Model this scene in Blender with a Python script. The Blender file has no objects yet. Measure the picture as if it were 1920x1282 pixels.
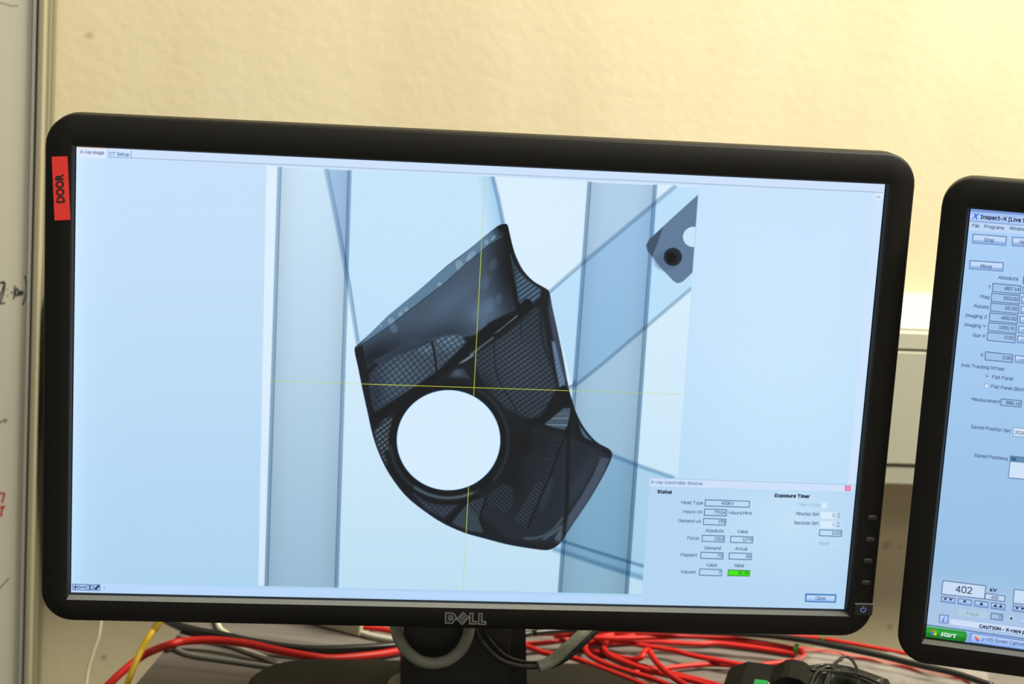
import bpy, bmesh, math, random
import numpy as np
from mathutils import Vector, Matrix
random.seed(4)
np.random.seed(4)
D = bpy.data
C = bpy.context.scene.collection
# ------------------------------------------------------------------ camera
FPX = 3611.8                                   # focal length in pixels of a 1920 px wide frame
R = np.array([[0.9934163688335267, -0.0990882583955153, 0.05749291418735162],
              [0.03623068805117869, -0.20435258437640882, -0.9782266396403345],
              [0.1086795996355745, 0.973869364086799, -0.19941716655349642]])
CP = np.array([-0.11374239, -1.20150726, 0.27728705])
cam = D.cameras.new('camera')
cam.sensor_width = 36.0
cam.lens = FPX / 1920 * 36.0
cam.clip_start = 0.05
cam.dof.use_dof = True
cam.dof.focus_distance = 1.235
cam.dof.aperture_fstop = 7.0
co = D.objects.new('camera', cam)
C.objects.link(co)
right, up, back = R[0], -R[1], -R[2]
M = Matrix(((right[0], up[0], back[0], CP[0]), (right[1], up[1], back[1], CP[1]), (right[2], up[2], back[2], CP[2]), (0, 0, 0, 1)))
co.matrix_world = M
bpy.context.scene.camera = co
# ------------------------------------------------------------------ light and exposure
sc = bpy.context.scene
sc.view_settings.view_transform = 'Standard'
sc.view_settings.look = 'None'
sc.view_settings.gamma = 1.0
sc.view_settings.exposure = 0.0
w = D.worlds.new('world')
sc.world = w
w.use_nodes = True
w.node_tree.nodes['Background'].inputs[0].default_value = (1.0, 0.92, 0.80, 1)
w.node_tree.nodes['Background'].inputs[1].default_value = 0.46


def area(name, loc, target, sx, sy, power, col):
    l = D.lights.new(name, 'AREA')
    l.shape = 'RECTANGLE'
    l.size, l.size_y = sx, sy
    l.energy = power
    l.color = col
    o = D.objects.new(name, l)
    C.objects.link(o)
    o.location = loc
    o.rotation_euler = (Vector(target) - Vector(loc)).to_track_quat('-Z', 'Y').to_euler()
    return o


area('ceiling_tube_lamp', (1.2, -0.24, 1.60), (0.85, 0.32, 0.3), 1.0, 0.22, 112.0, (1.0, 0.95, 0.81))
area('room_lamp', (1.0, -2.1, 1.9), (0.5, 0, 0.0), 1.2, 0.6, 13.0, (1.0, 0.93, 0.80))


# ------------------------------------------------------------------ projection helpers (where the photograph sees things)
def ray(u, v):
    return R.T @ np.array([(u - 960) / FPX, (v - 641) / FPX, 1.0])


def at(u, v, axis, c):
    d = ray(u, v)
    s = (c - CP[axis]) / d[axis]
    return CP + s * d


SW, SH = 0.510, 0.510 * 9 / 16
TW, TH = 1920, 1080


class Plane:
    """a screen plane: maps photo pixels to texels and back"""

    def __init__(self, yaw, loc):
        self.ax = np.array([math.cos(yaw), math.sin(yaw), 0.0])
        self.n = np.array([-math.sin(yaw), math.cos(yaw), 0.0])
        self.o = np.array(loc)

    def tex(self, u, v):
        d = ray(u, v)
        s = (self.o - CP) @ self.n / (d @ self.n)
        p = CP + s * d - self.o
        return (p @ self.ax / SW + 0.5) * TW, (0.5 - p[2] / SH) * TH

    def grids(self):
        i, j = np.meshgrid(np.arange(TW) + 0.5, np.arange(TH) + 0.5)
        p = self.o + ((i / TW - 0.5) * SW)[..., None] * self.ax + ((0.5 - j / TH) * SH)[..., None] * np.array([0, 0, 1.0])
        c = (p - CP) @ R.T
        return 960 + FPX * c[..., 0] / c[..., 2], 641 + FPX * c[..., 1] / c[..., 2]


YAW2, LOC2 = -0.3397, (0.5463, -0.1059, -0.0107)


# ------------------------------------------------------------------ screen painter
_font = {}


def glyphs(s, bold=False, italic=False):
    k = (s, bold, italic)
    if k in _font:
        return _font[k]
    cu = D.curves.new('lettering', 'FONT')
    cu.body = s
    cu.resolution_u = 3
    cu.size = 1.0
    if bold:
        cu.offset = bold if isinstance(bold, float) else 0.022
    if italic:
        cu.shear = 0.25
    ob = D.objects.new('lettering', cu)
    C.objects.link(ob)
    dg = bpy.context.evaluated_depsgraph_get()
    me = ob.evaluated_get(dg).to_mesh()
    me.calc_loop_triangles()
    vs = np.array([v.co[:2] for v in me.vertices], float)
    tr = np.array([t.vertices[:] for t in me.loop_triangles], int)
    T = vs[tr]
    ob.evaluated_get(dg).to_mesh_clear()
    C.objects.unlink(ob)
    D.objects.remove(ob)
    D.curves.remove(cu)
    _font[k] = T
    return T


def capheight():
    T = glyphs('H')
    return T[..., 1].max()



# a small stroke alphabet in the manner of a desktop user interface font; baseline 2, x-height 8, capitals to 10
STROKES = {
 'A': '02 3a 62|15 55', 'B': '02 0a 4a 59 57 46 06|46 55 53 42 02', 'C': '59 4a 2a 08 04 22 42 53', 'D': '02 0a 3a 58 54 32 02', 'E': '52 02 0a 5a|06 46',
 'F': '02 0a 5a|06 46', 'G': '69 5a 2a 08 04 22 52 63 66 46', 'H': '02 0a|62 6a|06 66', 'I': '12 1a|0a 2a|02 22', 'L': '0a 02 42', 'M': '02 0a 35 6a 62', 'N': '02 0a 62 6a',
 'O': '2a 08 04 22 42 64 68 4a 2a', 'P': '02 0a 4a 59 57 46 06', 'R': '02 0a 4a 59 57 46 06|36 62', 'S': '59 4a 1a 09 07 16 46 55 53 42 12 03', 'T': '0a 6a|32 3a',
 'U': '0a 03 12 42 53 5a', 'V': '0a 32 6a', 'W': '0a 22 4a 62 8a', 'X': '02 6a|0a 62', 'Y': '0a 36 6a|36 32', 'Z': '0a 5a 02 52',
 'a': '18 38 47 42|45 15 04 03 12 32 43', 'b': '0a 02|03 12 32 43 47 38 18 07', 'c': '38 18 07 03 12 32', 'd': '4a 42|43 32 12 03 07 18 38 47', 'e': '05 45 47 38 18 07 03 12 42',
 'f': '12 19 2a 3a|08 28', 'g': '48 41 30 10|43 32 12 03 07 18 38 47', 'h': '0a 02|07 18 38 47 42', 'i': '02 08|0a 0a', 'k': '0a 02|48 05 42', 'l': '0a 02',
 'm': '02 08|07 18 28 37 32|37 48 58 67 62', 'n': '02 08|07 18 38 47 42', 'o': '18 07 03 12 32 43 47 38 18', 'p': '08 00|07 18 38 47 43 32 12 03', 'r': '02 08|07 18 28',
 's': '48 18 07 06 15 35 44 43 32 02', 't': '1a 13 22 32|08 38', 'u': '08 03 12 32 43|48 42', 'v': '08 22 48', 'w': '08 12 38 52 68', 'x': '08 42|02 48', 'y': '08 22|48 10 00',
 '\u00b5': '08 00|03 12 32 43|48 42', '0': '1a 09 03 12 32 43 49 3a 1a', '1': '19 2a 22|12 32', '2': '09 1a 3a 49 47 02 42', '3': '09 1a 3a 49 47 36 16|36 45 43 32 12 03',
 '4': '3a 05 04 44|32 3a', '5': '4a 0a 06 36 45 43 32 12 03', '6': '3a 1a 08 03 12 32 43 45 36 06', '7': '0a 4a 49 12', '8': '16 07 09 1a 3a 49 47 36 16 05 03 12 32 43 45 36',
 '9': '12 32 44 49 3a 1a 09 07 16 46', '.': '02 02', ':': '02 02|07 07', '-': '05 35', '(': '2a 08 03 20', '[': '2a 0a 00 20', '>': '08 35 02'}


def stroke_text(st, bold):
    """segments and total width of a line of text, in font units"""
    x, segs = 0.0, []
    for ch in st:
        if ch == ' ':
            x += 3.0
            continue
        wmax = 0
        for s_ in STROKES[ch].split('|'):
            P = [(int(p[0], 16), int(p[1], 16) - 2) for p in s_.split()]
            wmax = max(wmax, max(p[0] for p in P))
            segs += [(x + a[0], a[1], x + c[0], c[1]) for a, c in zip(P, P[1:])]
        x += wmax + (2.7 if bold else 2.0)
    return np.array(segs, float), x - (2.7 if bold else 2.0)


class Paint:
    def __init__(self, plane):
        self.p = plane
        self.U, self.V = plane.grids()
        self.im = np.zeros((TH, TW, 3))

    def box(self, pts, pad):
        t = np.array([self.p.tex(*q) for q in pts])
        x0, y0 = np.floor(t.min(0) - pad * 1.4 - 2).astype(int)
        x1, y1 = np.ceil(t.max(0) + pad * 1.4 + 2).astype(int)
        x0, y0 = max(x0, 0), max(y0, 0)
        return slice(y0, max(min(y1, TH), y0)), slice(x0, max(min(x1, TW), x0))

    def sdf(self, pts, s):
        U, V = self.U[s], self.V[s]
        d = np.full(U.shape, 1e9)
        ins = np.zeros(U.shape, bool)
        n = len(pts)
        for i in range(n):
            ax, ay = pts[i]
            bx, by = pts[(i + 1) % n]
            ex, ey = bx - ax, by - ay
            L = ex * ex + ey * ey + 1e-12
            t = np.clip(((U - ax) * ex + (V - ay) * ey) / L, 0, 1)
            d = np.minimum(d, (U - ax - t * ex) ** 2 + (V - ay - t * ey) ** 2)
            if ay != by:
                c = ((ay > V) != (by > V)) & (U < (bx - ax) * (V - ay) / (by - ay) + ax)
                ins ^= c
        d = np.sqrt(d)
        return np.where(ins, -d, d)

    def blend(self, s, m, col, mode='over'):
        col = np.array(col, float) / 255
        if mode == 'over':
            self.im[s] = self.im[s] * (1 - m[..., None]) + col * m[..., None]
        else:
            self.im[s] *= 1 - m[..., None] * (1 - col)

    def poly(self, pts, col, a=1.0, soft=0.7, mode='over', grow=0.0, clip=None):
        s = self.box(pts, soft + grow)
        m = np.clip(0.5 - (self.sdf(pts, s) - grow) / (2 * soft), 0, 1) * a
        if clip is not None:
            m = m * clip[s]
        self.blend(s, m, col, mode)
        return s, m

    def line(self, pts, wd, col, a=1.0, soft=0.5, mode='over', clip=None):
        s = self.box(pts, wd + soft)
        U, V = self.U[s], self.V[s]
        d = np.full(U.shape, 1e9)
        for i in range(len(pts) - 1):
            ax, ay = pts[i]
            bx, by = pts[i + 1]
            ex, ey = bx - ax, by - ay
            t = np.clip(((U - ax) * ex + (V - ay) * ey) / (ex * ex + ey * ey + 1e-12), 0, 1)
            d = np.minimum(d, np.hypot(U - ax - t * ex, V - ay - t * ey))
        m = np.clip(0.5 - (d - wd / 2) / (2 * soft), 0, 1) * a
        if clip is not None:
            m = m * clip[s]
        self.blend(s, m, col, mode)

    def ell(self, c, rx, ry, col, a=1.0, soft=0.7, mode='over', rot=0.0, clip=None, gauss=False):
        r = max(rx, ry) * (2.6 if gauss else 1)
        s = self.box([(c[0] - r, c[1] - r), (c[0] + r, c[1] + r), (c[0] - r, c[1] + r), (c[0] + r, c[1] - r)], soft)
        x, y = self.U[s] - c[0], self.V[s] - c[1]
        q = math.radians(rot)
        x, y = x * math.cos(q) + y * math.sin(q), -x * math.sin(q) + y * math.cos(q)
        k = np.hypot(x / rx, y / ry)
        m = np.exp(-k * k) * a if gauss else np.clip(0.5 - (k - 1) * min(rx, ry) / (2 * soft), 0, 1) * a
        if clip is not None:
            m = m * clip[s]
        self.blend(s, m, col, mode)

    def mask(self, pts, soft=0.7):
        full = np.zeros((TH, TW))
        s = self.box(pts, soft)
        full[s] = np.clip(0.5 - self.sdf(pts, s) / (2 * soft), 0, 1)
        return full

    def lattice(self, pts, ang, step, wd, col, a, soft=1.0, jit=0.0):
        s = self.box(pts, 1)
        m = np.clip(0.5 - self.sdf(pts, s) / 3.0, 0, 1)
        q = math.radians(ang)
        k = -self.U[s] * math.sin(q) + self.V[s] * math.cos(q)
        l = self.U[s] * math.cos(q) + self.V[s] * math.sin(q)
        k = k + jit * np.sin(l / 37.0)
        d = np.abs((k / step) % 1.0 - 0.5) * step
        g = np.clip(0.5 - (d - wd / 2) / (2 * soft), 0, 1)
        self.blend(s, m * g * a, col)

    def text(self, st, p0, p1, cap, col, bold=False, italic=False, a=1.0):
        if italic:
            return self.outline_text(st, p0, p1, cap, col, bold, italic, a)
        G, wd = stroke_text(st, bold)
        x0, y0 = self.p.tex(*p0)
        x1, y1 = self.p.tex(*p1)
        q = self.p.tex(p0[0], p0[1] - cap)
        h = y0 - q[1]
        th = h / 8 * (1.75 if bold else 0.95)
        th = max(th, 1.0)
        x0, x1 = x0 + th / 2, x1 - th / 2
        yb_ = (y0 + y1) / 2 - th / 2
        G = G.copy()
        G[:, 0::2] = x0 + G[:, 0::2] * (x1 - x0) / max(wd, 1)
        G[:, 1::2] = yb_ - G[:, 1::2] * (h - th) / 8
        xa, xb = max(int(x0 - 3), 0), min(int(x1 + 4), TW)
        ya, yb = max(int(yb_ - h - 3), 0), min(int(yb_ + h * .3 + 4), TH)
        if xb <= xa or yb <= ya:
            return
        X, Y = np.meshgrid(np.arange(xa, xb) + .5, np.arange(ya, yb) + .5)
        d = np.full(X.shape, 1e9)
        for ax, ay, bx_, by_ in G:
            if ax > xb + 4:
                continue
            ex, ey = bx_ - ax, by_ - ay
            t = np.clip(((X - ax) * ex + (Y - ay) * ey) / (ex * ex + ey * ey + 1e-9), 0, 1)
            d = np.minimum(d, np.hypot(X - ax - t * ex, Y - ay - t * ey))
        m = np.clip(0.5 - (d - th / 2), 0, 1) * a
        self.blend((slice(ya, yb), slice(xa, xb)), m, col)

    def outline_text(self, st, p0, p1, cap, col, bold=False, italic=False, a=1.0):
        T = glyphs(st, bold, italic).copy()
        x0, y0 = self.p.tex(*p0)
        x1, y1 = self.p.tex(*p1)
        tx0, tx1 = T[..., 0].min(), T[..., 0].max()
        # photo px to texel scale for the letter height
        q = self.p.tex(p0[0], p0[1] - cap)
        sy = (y0 - q[1]) / capheight()
        T[..., 0] = x0 + (T[..., 0] - tx0) * (x1 - x0) / (tx1 - tx0)
        T[..., 1] = (y0 + y1) / 2 - T[..., 1] * sy
        bx0, by0 = np.floor(T.min((0, 1))).astype(int) - 1
        bx1, by1 = np.ceil(T.max((0, 1))).astype(int) + 1
        S = 4
        cov = np.zeros(((by1 - by0) * S, (bx1 - bx0) * S), bool)
        for t in T:
            t = (t - (bx0, by0)) * S
            a0, b0 = np.maximum(np.floor(t.min(0)).astype(int), 0)
            a1, b1 = np.ceil(t.max(0)).astype(int) + 1
            X, Y = np.meshgrid(np.arange(a0, min(a1, cov.shape[1])) + .5, np.arange(b0, min(b1, cov.shape[0])) + .5)
            e = [(t[(i + 1) % 3][0] - t[i][0]) * (Y - t[i][1]) - (t[(i + 1) % 3][1] - t[i][1]) * (X - t[i][0]) for i in range(3)]
            cov[b0:b0 + X.shape[0], a0:a0 + X.shape[1]] |= ((e[0] >= 0) & (e[1] >= 0) & (e[2] >= 0)) | ((e[0] <= 0) & (e[1] <= 0) & (e[2] <= 0))
        m = cov.reshape(by1 - by0, S, bx1 - bx0, S).mean((1, 3))
        ya, yb, xa, xb = max(by0, 0), min(by1, TH), max(bx0, 0), min(bx1, TW)
        if yb <= ya or xb <= xa:
            return
        m = m[ya - by0:yb - by0, xa - bx0:xb - bx0] * a
        self.blend((slice(ya, yb), slice(xa, xb)), m, col)

    def image(self, name):
        px = np.ones((TH, TW, 4), np.float32)
        px[..., :3] = np.clip(self.im, 0, 1)[::-1]
        im = D.images.new(name, TW, TH)
        im.colorspace_settings.name = 'sRGB'
        im.pixels.foreach_set(px.ravel())
        im.update()
        im.pack()
        return im


def smooth(pts, n=5, closed=True):
    P = [np.array(p, float) for p in pts]
    N = len(P)
    out = []
    for i in range(N if closed else N - 1):
        if closed:
            a, b, c, d = P[i - 1], P[i], P[(i + 1) % N], P[(i + 2) % N]
        else:
            a, b, c, d = P[max(i - 1, 0)], P[i], P[i + 1], P[min(i + 2, N - 1)]
        for k in range(n):
            t = k / n
            out.append(0.5 * ((2 * b) + (c - a) * t + (2 * a - 5 * b + 4 * c - d) * t * t + (3 * b - a - 3 * c + d) * t ** 3))
    if not closed:
        out.append(P[-1])
    return [tuple(o) for o in out]


def paint_left():
    S = Paint(Plane(0, (0, 0, 0)))
    U, V = S.U, S.V
    # window background; the panel's viewing-angle falloff is put into the colour
    vv = np.clip((V - 280) / 840, 0, 1)
    uu = np.clip((U - 140) / 1500, 0, 1)
    c0 = np.array([199, 225, 251.]) / 255
    c1 = np.array([172, 211, 241.]) / 255
    S.im[:] = c0 + (c1 - c0) * (vv ** 1.3)[..., None]
    S.im += (np.exp(-((U - 1480) / 260) ** 2 - ((V - 720) / 330) ** 2) * 0.045)[..., None] * np.array([1, .9, .5])
    S.im += (np.exp(-(U - 138) / 26) * 0.05)[..., None]
    q = S.poly
    # tab strip
    q([(141, 274), (1665, 345), (1664, 361), (141, 294)], (206, 226, 252), soft=1)
    q([(143, 275), (202, 277.5), (202, 297), (143, 295)], (222, 234, 254))
    S.line([(143, 275.3), (201, 277.8)], 2.2, (246, 196, 150))
    q([(203, 279), (246, 281), (246, 296), (203, 294.5)], (208, 228, 252))
    S.line([(246, 282), (246, 296), (203, 294.5)], 1.2, (120, 160, 210))
    S.line([(202, 279), (202, 295)], 1.0, (140, 175, 220))
    S.line([(246, 296), (700, 316), (1200, 339), (1656, 361)], 1.1, (120, 150, 180), a=.8)
    S.text('X-ray image', (150, 287.5), (195, 289.5), 6.3, (60, 75, 120))
    S.text('CT Setup', (205, 291), (242, 293), 6.3, (35, 80, 150))
    # scroll bars
    q([(1641, 361), (1655, 362), (1584, 1117), (1570, 1115)], (206, 228, 254), soft=1.2)
    q([(1642, 362), (1655, 363), (1654, 376), (1641, 375)], (216, 234, 254))
    S.line([(1644, 370.5), (1647, 367.5), (1650, 371)], 1.2, (140, 150, 150))
    q([(134, 1093), (1205, 1119), (1204, 1130), (134, 1110)], (184, 215, 250), soft=1.5)
    for x in (141.5, 155.0, 168.5, 182.0):
        y = 1100.3 + (x - 141) * 0.025
        q([(x - 5.5, y - 5.5), (x + 5.5, y - 5.2), (x + 5.2, y + 5.5), (x - 5.8, y + 5.2)], (90, 125, 175), grow=.6)
        q([(x - 4.6, y - 4.6), (x + 4.6, y - 4.3), (x + 4.3, y + 4.6), (x - 4.9, y + 4.3)], (178, 210, 245))
    S.line([(138, 1100.3), (145, 1100.5)], 1.5, (15, 35, 75))
    S.line([(141.6, 1097), (141.4, 1104)], 1.5, (15, 35, 75))
    S.line([(151.5, 1100.6), (158.5, 1100.8)], 1.5, (15, 35, 75))
    q([(165.5, 1097.5), (171.5, 1097.7), (168.4, 1101)], (15, 35, 75))
    q([(165.5, 1104.2), (171.5, 1104.4), (168.6, 1101)], (15, 35, 75))
    S.line([(178.5, 1103.5), (184.5, 1097.5)], 2.6, (15, 35, 75))
    S.line([(180.5, 1105), (186, 1099.5)], 1.4, (15, 35, 75))
    q([(190, 1095), (202, 1095.3), (202, 1107), (190, 1106.7)], (190, 218, 250))
    S.line([(197.5, 1098), (194, 1101), (197.3, 1104.2)], 1.2, (140, 165, 195))
    # x-ray viewport
    vp = [(500, 311), (1309.5, 349), (1268, 900), (1266, 1116), (484, 1098)]
    vp = [(500, 311), (1310, 349), (1255, 1115), (484, 1098)]
    VM = S.mask(vp, 0.9)
    g = np.clip((V - 320) / 780, 0, 1)[..., None]
    t0 = np.array([219, 240, 254.]) / 255
    t1 = np.array([190, 223, 243.]) / 255
    vcol = t0 + (t1 - t0) * g ** 1.5
    S.im = S.im * (1 - VM[..., None]) + vcol * VM[..., None]
    q([(498, 311), (521, 312), (498, 1098), (484, 1098)], (226, 240, 255), a=.6, soft=2, clip=VM)
    q([(1062, 338), (1310, 349), (1297, 520), (1048, 505)], (215, 235, 255), a=.25, soft=40, clip=VM)

    def tube(la, lb, ra, rb, ti, bi):
        pts = [la, ra, rb, lb]
        s = S.box(pts, 3)
        m = np.clip(0.5 - S.sdf(pts, s) / 1.6, 0, 1) * VM[s]
        gg = np.clip((V[s] - la[1]) / (lb[1] - la[1]), 0, 1)[..., None]
        col = (np.array(ti) * (1 - gg) + np.array(bi) * gg) / 255
        # brighter centre, darker walls
        tt = (U[s] - (la[0] + (lb[0] - la[0]) * gg[..., 0])) / (ra[0] - la[0])
        wall = 1 - 0.10 * np.clip(np.abs(tt - .5) * 2, 0, 1)[..., None] ** 3
        S.im[s] *= 1 - m[..., None] * (1 - col * wall)
        for e0, e1, sg in ((la, lb, 1), (ra, rb, -1)):
            S.line([(e0[0] + 2 * sg, e0[1]), (e1[0] + 2 * sg, e1[1])], 6, (172, 200, 222), a=.6, soft=1.6, mode='mul', clip=VM)
            S.line([(e0[0] + 6 * sg, e0[1]), (e1[0] + 6 * sg, e1[1])], 1.8, (128, 146, 164), a=.8, soft=1.3, mode='mul', clip=VM)

    # diagonal pipes behind
    q([(611, 317), (925, 331), (946, 425), (900, 470), (680, 640), (668, 645)], (230, 243, 252), soft=1, mode='mul', clip=VM)
    S.line([(921, 300), (941, 425), (950, 470)], 34, (196, 220, 238), a=.7, soft=16, mode='mul', clip=VM * S.mask([(611, 317), (925, 331), (946, 425), (946, 470), (800, 600), (600, 600)], 1))
    S.line([(611, 317), (632, 420), (655, 540), (672, 650)], 7, (168, 186, 202), a=.7, soft=2.4, mode='mul', clip=VM)
    S.line([(615, 317), (636, 420), (658, 540), (672, 640)], 2.0, (150, 168, 186), a=.6, soft=1.2, mode='mul', clip=VM)
    S.line([(925, 331), (936, 375), (946, 425)], 5, (150, 172, 194), a=.8, soft=2.0, mode='mul', clip=VM)
    S.line([(921, 331), (932, 375), (942, 425)], 3, (160, 180, 200), a=.6, soft=1.4, mode='mul', clip=VM)
    q([(1027, 548), (1262, 349), (1310, 351), (1296, 540), (1075, 728)], (222, 240, 252), soft=1, mode='mul', clip=VM)
    S.line([(1030, 547), (1090, 494), (1265, 349)], 6, (168, 184, 196), a=.7, soft=2, mode='mul', clip=VM)
    S.line([(1028, 552), (1092, 497), (1268, 352)], 2, (170, 190, 205), a=.6, soft=1.3, mode='mul', clip=VM)
    S.line([(1072, 728), (1130, 682), (1296, 541)], 6, (158, 176, 190), a=.75, soft=2, mode='mul', clip=VM)
    q([(1145, 850), (1262, 893), (1262, 1105), (1205, 1090), (1035, 1030)], (200, 225, 238), a=.7, soft=1, mode='mul', clip=VM)
    S.line([(1146, 852), (1200, 874), (1262, 895)], 7, (165, 190, 208), a=.8, soft=3, mode='mul', clip=VM)
    S.line([(1035, 1008), (1120, 1035), (1206, 1061)], 6, (140, 165, 185), a=.8, soft=2, mode='mul', clip=VM)
    S.line([(1040, 1030), (1120, 1056), (1206, 1083)], 9, (170, 195, 210), a=.8, soft=3, mode='mul', clip=VM)
    tube((521, 313), (496, 1100), (659, 320), (634, 1104), (236, 243, 250), (204, 214, 222))
    q([(616, 317), (656, 319), (653, 500), (648, 500)], (226, 228, 240), soft=1.5, mode='mul', clip=VM)
    tube((1102, 341), (1046, 1112), (1232, 347), (1178, 1116), (208, 222, 236), (182, 202, 212))
    # bolt bracket, top right
    br = [(1312, 362), (1262, 407), (1217, 449), (1212, 459), (1214, 470), (1240, 503), (1263, 527), (1271, 531), (1280, 528), (1298, 511), (1310, 498)]
    q(br, (95, 122, 152), soft=1.0, clip=VM)
    q([(1244, 425), (1217, 449), (1212, 459), (1214, 470), (1223, 482)], (62, 82, 105), soft=1, clip=VM)
    S.ell((1250, 488), 22, 18, (82, 108, 138), a=.8, soft=5, clip=VM)
    S.ell((1261.5, 481.5), 17, 17, (28, 38, 52), soft=1.2, clip=VM)
    S.ell((1259, 483), 10, 11, (8, 9, 14), a=1, soft=3, clip=VM)
    S.ell((1300, 444), 19.5, 19, (200, 228, 250), soft=.8, clip=VM)
    # ---- the honeycomb duct part
    out = [(946, 420), (951, 422), (954, 432), (960, 458), (968, 482), (981, 507), (1000, 527), (1022, 540), (1030, 548), (1035, 575), (1045, 620),
           (1055, 668), (1063, 712), (1069, 738), (1080, 773), (1096, 803), (1118, 828), (1141, 841), (1147.5, 850), (1145, 862), (1130, 893),
           (1105, 935), (1080, 972), (1062, 1000), (1050, 1018), (1036, 1028), (1022, 1031), (990, 1027), (950, 1020), (905, 1008), (870, 998),
           (830, 980), (795, 957), (760, 928), (730, 888), (711, 850), (699, 815), (690, 775), (680, 730), (672, 690), (665, 656), (671, 646),
           (700, 620), (740, 583), (790, 541), (836, 500), (880, 467), (920, 434), (935, 423)]
    out = smooth(out, 3)
    OM = S.mask(out, 1.0)
    q(out, (20, 26, 32), soft=1.0)
    # translucent cup at the top
    cup = [(679, 645), (727, 613), (793, 562), (836.5, 529), (871.5, 496), (919.5, 457), (946, 440), (956, 490), (966, 545), (972, 578), (945, 590),
           (918, 604), (890, 628), (868, 632), (830, 632), (800, 640), (750, 655), (715, 672), (690, 690)]
    q(cup, (66, 84, 104), soft=1.5)
    CM = S.mask(cup, 1.5)
    S.ell((957, 495), 36, 120, (14, 19, 24), a=.98, gauss=True, clip=CM, rot=-8)
    S.ell((700, 668), 70, 26, (22, 30, 40), a=.95, gauss=True, clip=CM, rot=-25)
    S.ell((830, 628), 70, 22, (38, 50, 66), a=.8, gauss=True, clip=CM, rot=-12)
    S.ell((905, 585), 32, 24, (96, 126, 156), a=.55, gauss=True, clip=CM, rot=-30)
    S.ell((850, 560), 60, 18, (84, 108, 136), a=.45, gauss=True, clip=CM, rot=-38)
    for c, r in (((910, 530), 8), ((918, 572), 9), ((892, 590), 6), ((925, 495), 7), ((935, 560), 6), ((905, 610), 7)):
        S.ell(c, r, r * 1.7, (102, 132, 162), a=.22, soft=2, clip=CM, rot=15)
    rim = [(666, 653), (727, 592), (780, 548.5), (836.5, 500.5), (880, 467.7), (920, 434), (936, 426), (946, 440), (919.5, 457), (871.5, 496), (836.5, 529),
           (793, 561.6), (727, 613), (679, 645)]
    q(rim, (92, 124, 152), soft=1.0)
    RM = S.mask(rim, 1.0)
    S.ell((946, 428), 20, 24, (12, 17, 22), a=1, gauss=True, clip=RM)
    S.line([(939, 424), (948, 424), (956, 470)], 12, (12, 17, 22), soft=4, clip=OM)
    S.ell((672, 652), 14, 10, (30, 40, 52), a=.9, gauss=True, clip=RM)
    for (x, y, rx, ry, ro) in ((912, 454, 4, 5.5, 0), (884, 479, 10, 6, -50), (880, 487, 6, 7, 0), (862, 499, 7.5, 12, -15), (824, 533.5, 4.6, 4.6, 0), (761, 580, 4.4, 4.2, 0),
                               (751, 589, 5, 5, 0), (734, 603, 6, 8, -25), (714.5, 610.5, 2.8, 2, 0), (689, 641, 3.4, 2.4, -30), (925, 446, 3, 6, 30), (753, 581, 1.6, 1.6, 0), (764, 569, 1.4, 1.4, 0)):
        S.ell((x, y), rx, ry, (130, 162, 186), a=.7, soft=.8, rot=ro, clip=RM)
    S.ell((738, 615), 7, 9, (84, 110, 136), a=.8, soft=.8, rot=-25, clip=CM)
    S.line([(679, 645), (727, 613), (793, 562), (836, 529), (871, 496), (919, 457), (940, 438)], 1.6, (30, 42, 56), a=.6)
    # right wall of the cup and the upper small grid window
    S.line(smooth([(949, 424), (958, 490), (966, 540), (973, 575)], 4, False), 11, (12, 17, 21), soft=3, clip=OM)
    w3 = [(957, 476), (962, 492), (972, 508), (988, 525), (1003, 536), (1014, 543), (1012, 556), (1000, 567), (988, 573), (979, 573), (973, 565), (968, 535)]
    q(w3, (88, 116, 138), soft=2.2)
    S.ell((963, 500), 10, 26, (40, 56, 70), a=.9, gauss=True, clip=S.mask(w3))
    S.lattice(w3, -36, 7.6, 3.0, (28, 44, 60), .95)
    S.lattice(w3, 56, 4.6, 1.6, (40, 60, 80), .6)
    # grid window 1 (left)
    w1 = [(694, 700), (712, 682), (750, 664), (796, 646), (812, 636), (845, 628), (866, 628), (873, 642), (862, 655), (838, 684), (815, 700), (790, 716), (760, 735), (728, 756), (703, 772), (697, 750), (693, 720)]
    q(w1, (66, 82, 98), soft=2.5)
    W1 = S.mask(w1, 2)
    S.ell((845, 640), 32, 20, (128, 162, 188), a=.55, gauss=True, clip=W1)
    S.ell((745, 700), 50, 28, (96, 120, 144), a=.4, gauss=True, clip=W1, rot=-30)
    S.ell((700, 740), 22, 60, (34, 46, 60), a=.8, gauss=True, clip=W1)
    S.ell((800, 655), 16, 8, (112, 142, 166), a=.6, gauss=True, clip=W1)
    S.lattice(w1, -36, 8.8, 1.5, (22, 32, 44), .85, jit=3)
    S.lattice(w1, 50, 9.4, 1.5, (22, 32, 44), .8, jit=3)
    S.lattice([(815, 645), (872, 630), (872, 650), (822, 700)], -20, 6, 1.2, (40, 58, 76), .6)
    S.line([(810, 640), (815, 665), (820, 704)], 4, (18, 25, 33), soft=1)
    S.line([(814, 640), (819, 665), (824, 700)], 2, (60, 76, 92), soft=.8)
    q([(700, 676), (740, 655), (800, 636), (796, 646), (750, 664), (710, 684)], (48, 62, 78), soft=2, a=.8)
    # grid window 2 (centre right)
    w2 = [(893, 664), (915, 650), (945, 630), (975, 603), (1000, 580), (1012, 575), (1018, 600), (1026, 650), (1036, 690), (1044, 720), (1040, 738), (1026, 762), (1012, 780), (996, 785), (975, 778), (945, 762), (920, 735), (898, 700), (891, 680)]
    q(w2, (50, 62, 74), soft=3)
    W2 = S.mask(w2, 2)
    S.ell((975, 680), 60, 42, (68, 84, 98), a=.6, gauss=True, clip=W2, rot=55)
    S.ell((1000, 590), 20, 24, (44, 58, 70), a=.7, gauss=True, clip=W2)
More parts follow.
